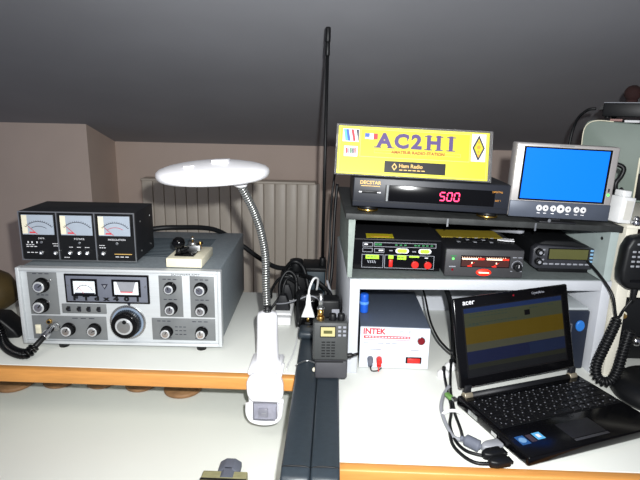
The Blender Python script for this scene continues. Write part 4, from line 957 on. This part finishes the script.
for f, a0, a1 in ((.90, .05, .5), (.855, .05, .45), (.76, .04, .55), (.74, .04, .18), (.88, .65, .78), (.885, .85, .92)):
    n = int((a1 - a0) / .035)
    for q in range(max(1, n)): b.box(sx0 + (sx1 - sx0) * (a0 + q * .035), sx0 + (sx1 - sx0) * (a0 + q * .035 + .022), -.0012, -.001, zr(f), zr(f + .012), mat('screen_text', (24, 36, 30), .4, emit=0.041, ecol=(90, 120, 110)))
b.box(sx0 + (sx1 - sx0) * .62, sx1, -.0012, -.001, zr(.18), zr(.35), mat('screen_blue_light', (12, 20, 40), .3, emit=0.091, ecol=(40, 52, 82)))
part('screen', b, lid, 'dim screen with yellow and blue bands')
b = B(); addtext(b, 'acer', .0125, .031, -.0003, lh - .0095, M_whiteink, bold=.0001, sx=1.15)
addtext(b, 'CrystalBrite', .006, .185, -.0003, lh - .0085, M_grayink); part('lettering', b, lid, 'white lettering acer')
b = B(); b.cyl((lw / 2, 0, lh - .008), (lw / 2, -.0006, lh - .008), .0018, M_darkred, n=12); part('webcam', b, lid)
ft = B(); ft.cyl((0, 0, 0), (0, 0, .0045), .006, M_black, n=14); ft = ft.mesh('foot')
for x, y in ((.02, .02), (lw - .02, .02), (.02, ld - .02), (lw - .02, ld - .02)): part('foot', ft, La, loc=(x, y, 0))

# ---------------------------------------------------------------- plugs and cables left of laptop
def wplug(x, y, label):
    p = thing('round_plug', label, 'plug', (x, y, 0), group='round white plugs left of the laptop')
    b = B(); b.lathe([(0, 0), (.010, 0), (.0115, .003), (.0110, .009), (.006, .013), (0, .013)], M_whiteplug, None, 24); part('body', b, p)
    b = B(); b.cyl((0, 0, .012), (0, -.001, .020), .0035, M_black, n=14); part('tip', b, p)
wplug(.214, .905, 'round white plug lying left of the laptop, nearer the desk front')
wplug(.234, .936, 'round white plug lying close behind the other, against the laptop lid')
cable('black cable running from the nearer round white plug along the laptop left side', [(.214, .904, .018), (.212, .885, .010), (.208, .830, .005), (.206, .800, .004), (.200, .770, .0065), (.192, .740, .004), (.192, .700, .004), (.202, .675, .005), (.222, .664, .006)], .0024)
cable('black cable running from the farther round white plug through the ferrite core', [(.234, .935, .018), (.226, .900, .008), (.216, .850, .004), (.210, .800, .004), (.206, .770, .0065), (.206, .730, .005), (.203, .705, .008)], .0024)
cable('grey USB cable curving on the desk left of the laptop', [(.214, .855, .008), (.200, .830, .005), (.188, .790, .004), (.186, .750, .004), (.190, .712, .004), (.198, .702, .005), (.206, .695, .008)], .0032, M_grey, name='usb_cable')
b = B(); b.tube([(.199, .700, .0085), (.204, .697, .009), (.219, .683, .009), (.224, .680, .0085)], [.004] * 7 + [.0088] * 8 + [.004] * 4, M_knobgray, n=14, dense=6); solo('ferrite_core', b, 'dark grey ferrite core on the cables left of the laptop', 'ferrite core')
def usbplug(label, pts, m, tip, mtip):
    p = thing('cable_plug', label, 'plug', pts[0], group='cable ends beside the laptop'); o3 = Vector(pts[0])
    d_ = (Vector(pts[1]) - o3).normalized(); M = Matrix.Rotation(math.atan2(d_.y, d_.x), 4, 'Z'); L = (Vector(pts[1]) - o3).length
    b = B(); b.prism([(0, -.004), (L * .3, -.0085), (L, -.0085), (L, .0085), (L * .3, .0085), (0, .004)], 0.0, .011, m, bev=.0025, M=M, axis='z'); part('body', b, p)
    b = B(); b.box(L - .001, L + tip, -.006, .006, .003, .0075, mtip, M=M); part('connector', b, p)
usbplug('light grey plug end pointing at the laptop, topmost of the three', [(.226, .681, .001), (.256, .693, .001)], M_grey, .001, M_grey)
usbplug('black plug end between the grey plug and the desk front', [(.222, .664, .001), (.252, .674, .001)], M_black, .006, M_black)
usbplug('black plug end lying nearest the desk front below the laptop corner', [(.226, .647, .001), (.256, .655, .001)], M_black, .004, M_black)
cable('black lead curving on the desk to the frontmost plug', [(.188, .725, .004), (.186, .690, .0035), (.196, .664, .0035), (.210, .650, .004), (.228, .648, .005)], .0026)
b = B(); b.tube([(.184, .770, .002), (.192, .769, .010), (.204, .771, .011), (.214, .772, .008), (.220, .773, .002)], .0028, M_whiteplug); solo('cable_tie', b, 'white cable tie around the cables left of the laptop', 'cable tie')
b = B(); b.box(0, .008, 0, .016, .0, .006, mat('dull_green', (96, 140, 70), .5), bev=.001); b.box(.002, .010, -.008, 0, .002, .006, M_steel); solo('green_connector', b, 'tiny green connector at the left hinge of the laptop', 'connector', (.203, .800, .012), .38)

# ================================================================== WOODEN CLAMP at bottom
Cl = thing('wooden_clamp', 'khaki wooden clamp block with dark grey knob on the lower desk, bottom of photo', 'clamp', (-.167, .712, -.1298))
Cl.scale = (.92, 1, .85)
b = B(); b.box(-.041, .040, -.05, .046, .0, .026, M_khaki, bev=.002); b.box(-.0415, .0405, .022, .027, .024, .0266, M_black); part('block', b, Cl, 'worn khaki wood block')
b = B(); oct_ = [(.0215 * math.cos(PI / 8 + k * PI / 4) , .0165 + .0150 * math.sin(PI / 8 + k * PI / 4)) for k in range(8)]
b.prism(oct_, .046, .075, M_knobgray, bev=.002, M=Matrix.Translation((.004, 0, 0))); b.prism([(x * .8, z) for x, z in oct_], .03, .05, M_knobgray, M=Matrix.Translation((.004, 0, 0))); part('knob', b, Cl, 'dark grey octagonal knob')

# ================================================================== CAMERA
f, pitch, roll, yaw = 527.96, .241, .0214, -.0243
cy, sy, cp, sp_ = math.cos(yaw), math.sin(yaw), math.cos(pitch), math.sin(pitch)
Fv = Vector((sy * cp, cy * cp, -sp_)); R0 = Vector((cy, -sy, 0)); U0 = R0.cross(Fv)
Rv = R0 * math.cos(roll) + U0 * math.sin(roll); Uv = U0 * math.cos(roll) - R0 * math.sin(roll)
cam = bpy.data.cameras.new('camera'); co = bpy.data.objects.new('camera', cam); COL.objects.link(co)
Mx = Matrix((Rv, Uv, -Fv)).transposed().to_4x4(); Mx.translation = (0, 0, .479); co.matrix_world = Mx
cam.sensor_width = 36; cam.lens = f / 640 * 36; cam.clip_start = .02; cam.clip_end = 50
SC.camera = co

# ================================================================== LIGHT
fl = bpy.data.lights.new('camera_flash', 'SPOT'); fl.spot_size = math.radians(116); fl.spot_blend = 1.0; fl.energy = 74; fl.shadow_soft_size = .008; fl.color = (.985, 1.0, 1.0)
fo = bpy.data.objects.new('camera_flash', fl); COL.objects.link(fo); fo.matrix_world = Mx; fo.location = Vector((0, 0, .479)) + Rv * .035 + Uv * .045
rl = bpy.data.lights.new('added_fill_light', 'AREA'); rl.energy = 5; rl.shape = 'RECTANGLE'; rl.size = .5; rl.size_y = .5; rl.color = (1.0, .93, .84)  # unseen fill lamp, added to soften the contrast of the flash
ro = bpy.data.objects.new('added_fill_light', rl); COL.objects.link(ro); ro.location = (-.4, .1, zc(.1) - .06); ro.rotation_euler = (0, 0, 0)
w_ = bpy.data.worlds.new('world'); w_.use_nodes = True; SC.world = w_
bg = w_.node_tree.nodes['Background']; bg.inputs[0].default_value = (.75, .8, 1.0, 1); bg.inputs[1].default_value = .30
SC.view_settings.view_transform = 'Standard'; SC.view_settings.look = 'None'; SC.view_settings.gamma = 1; SC.view_settings.exposure = 0.0
SC.view_settings.use_curve_mapping = False
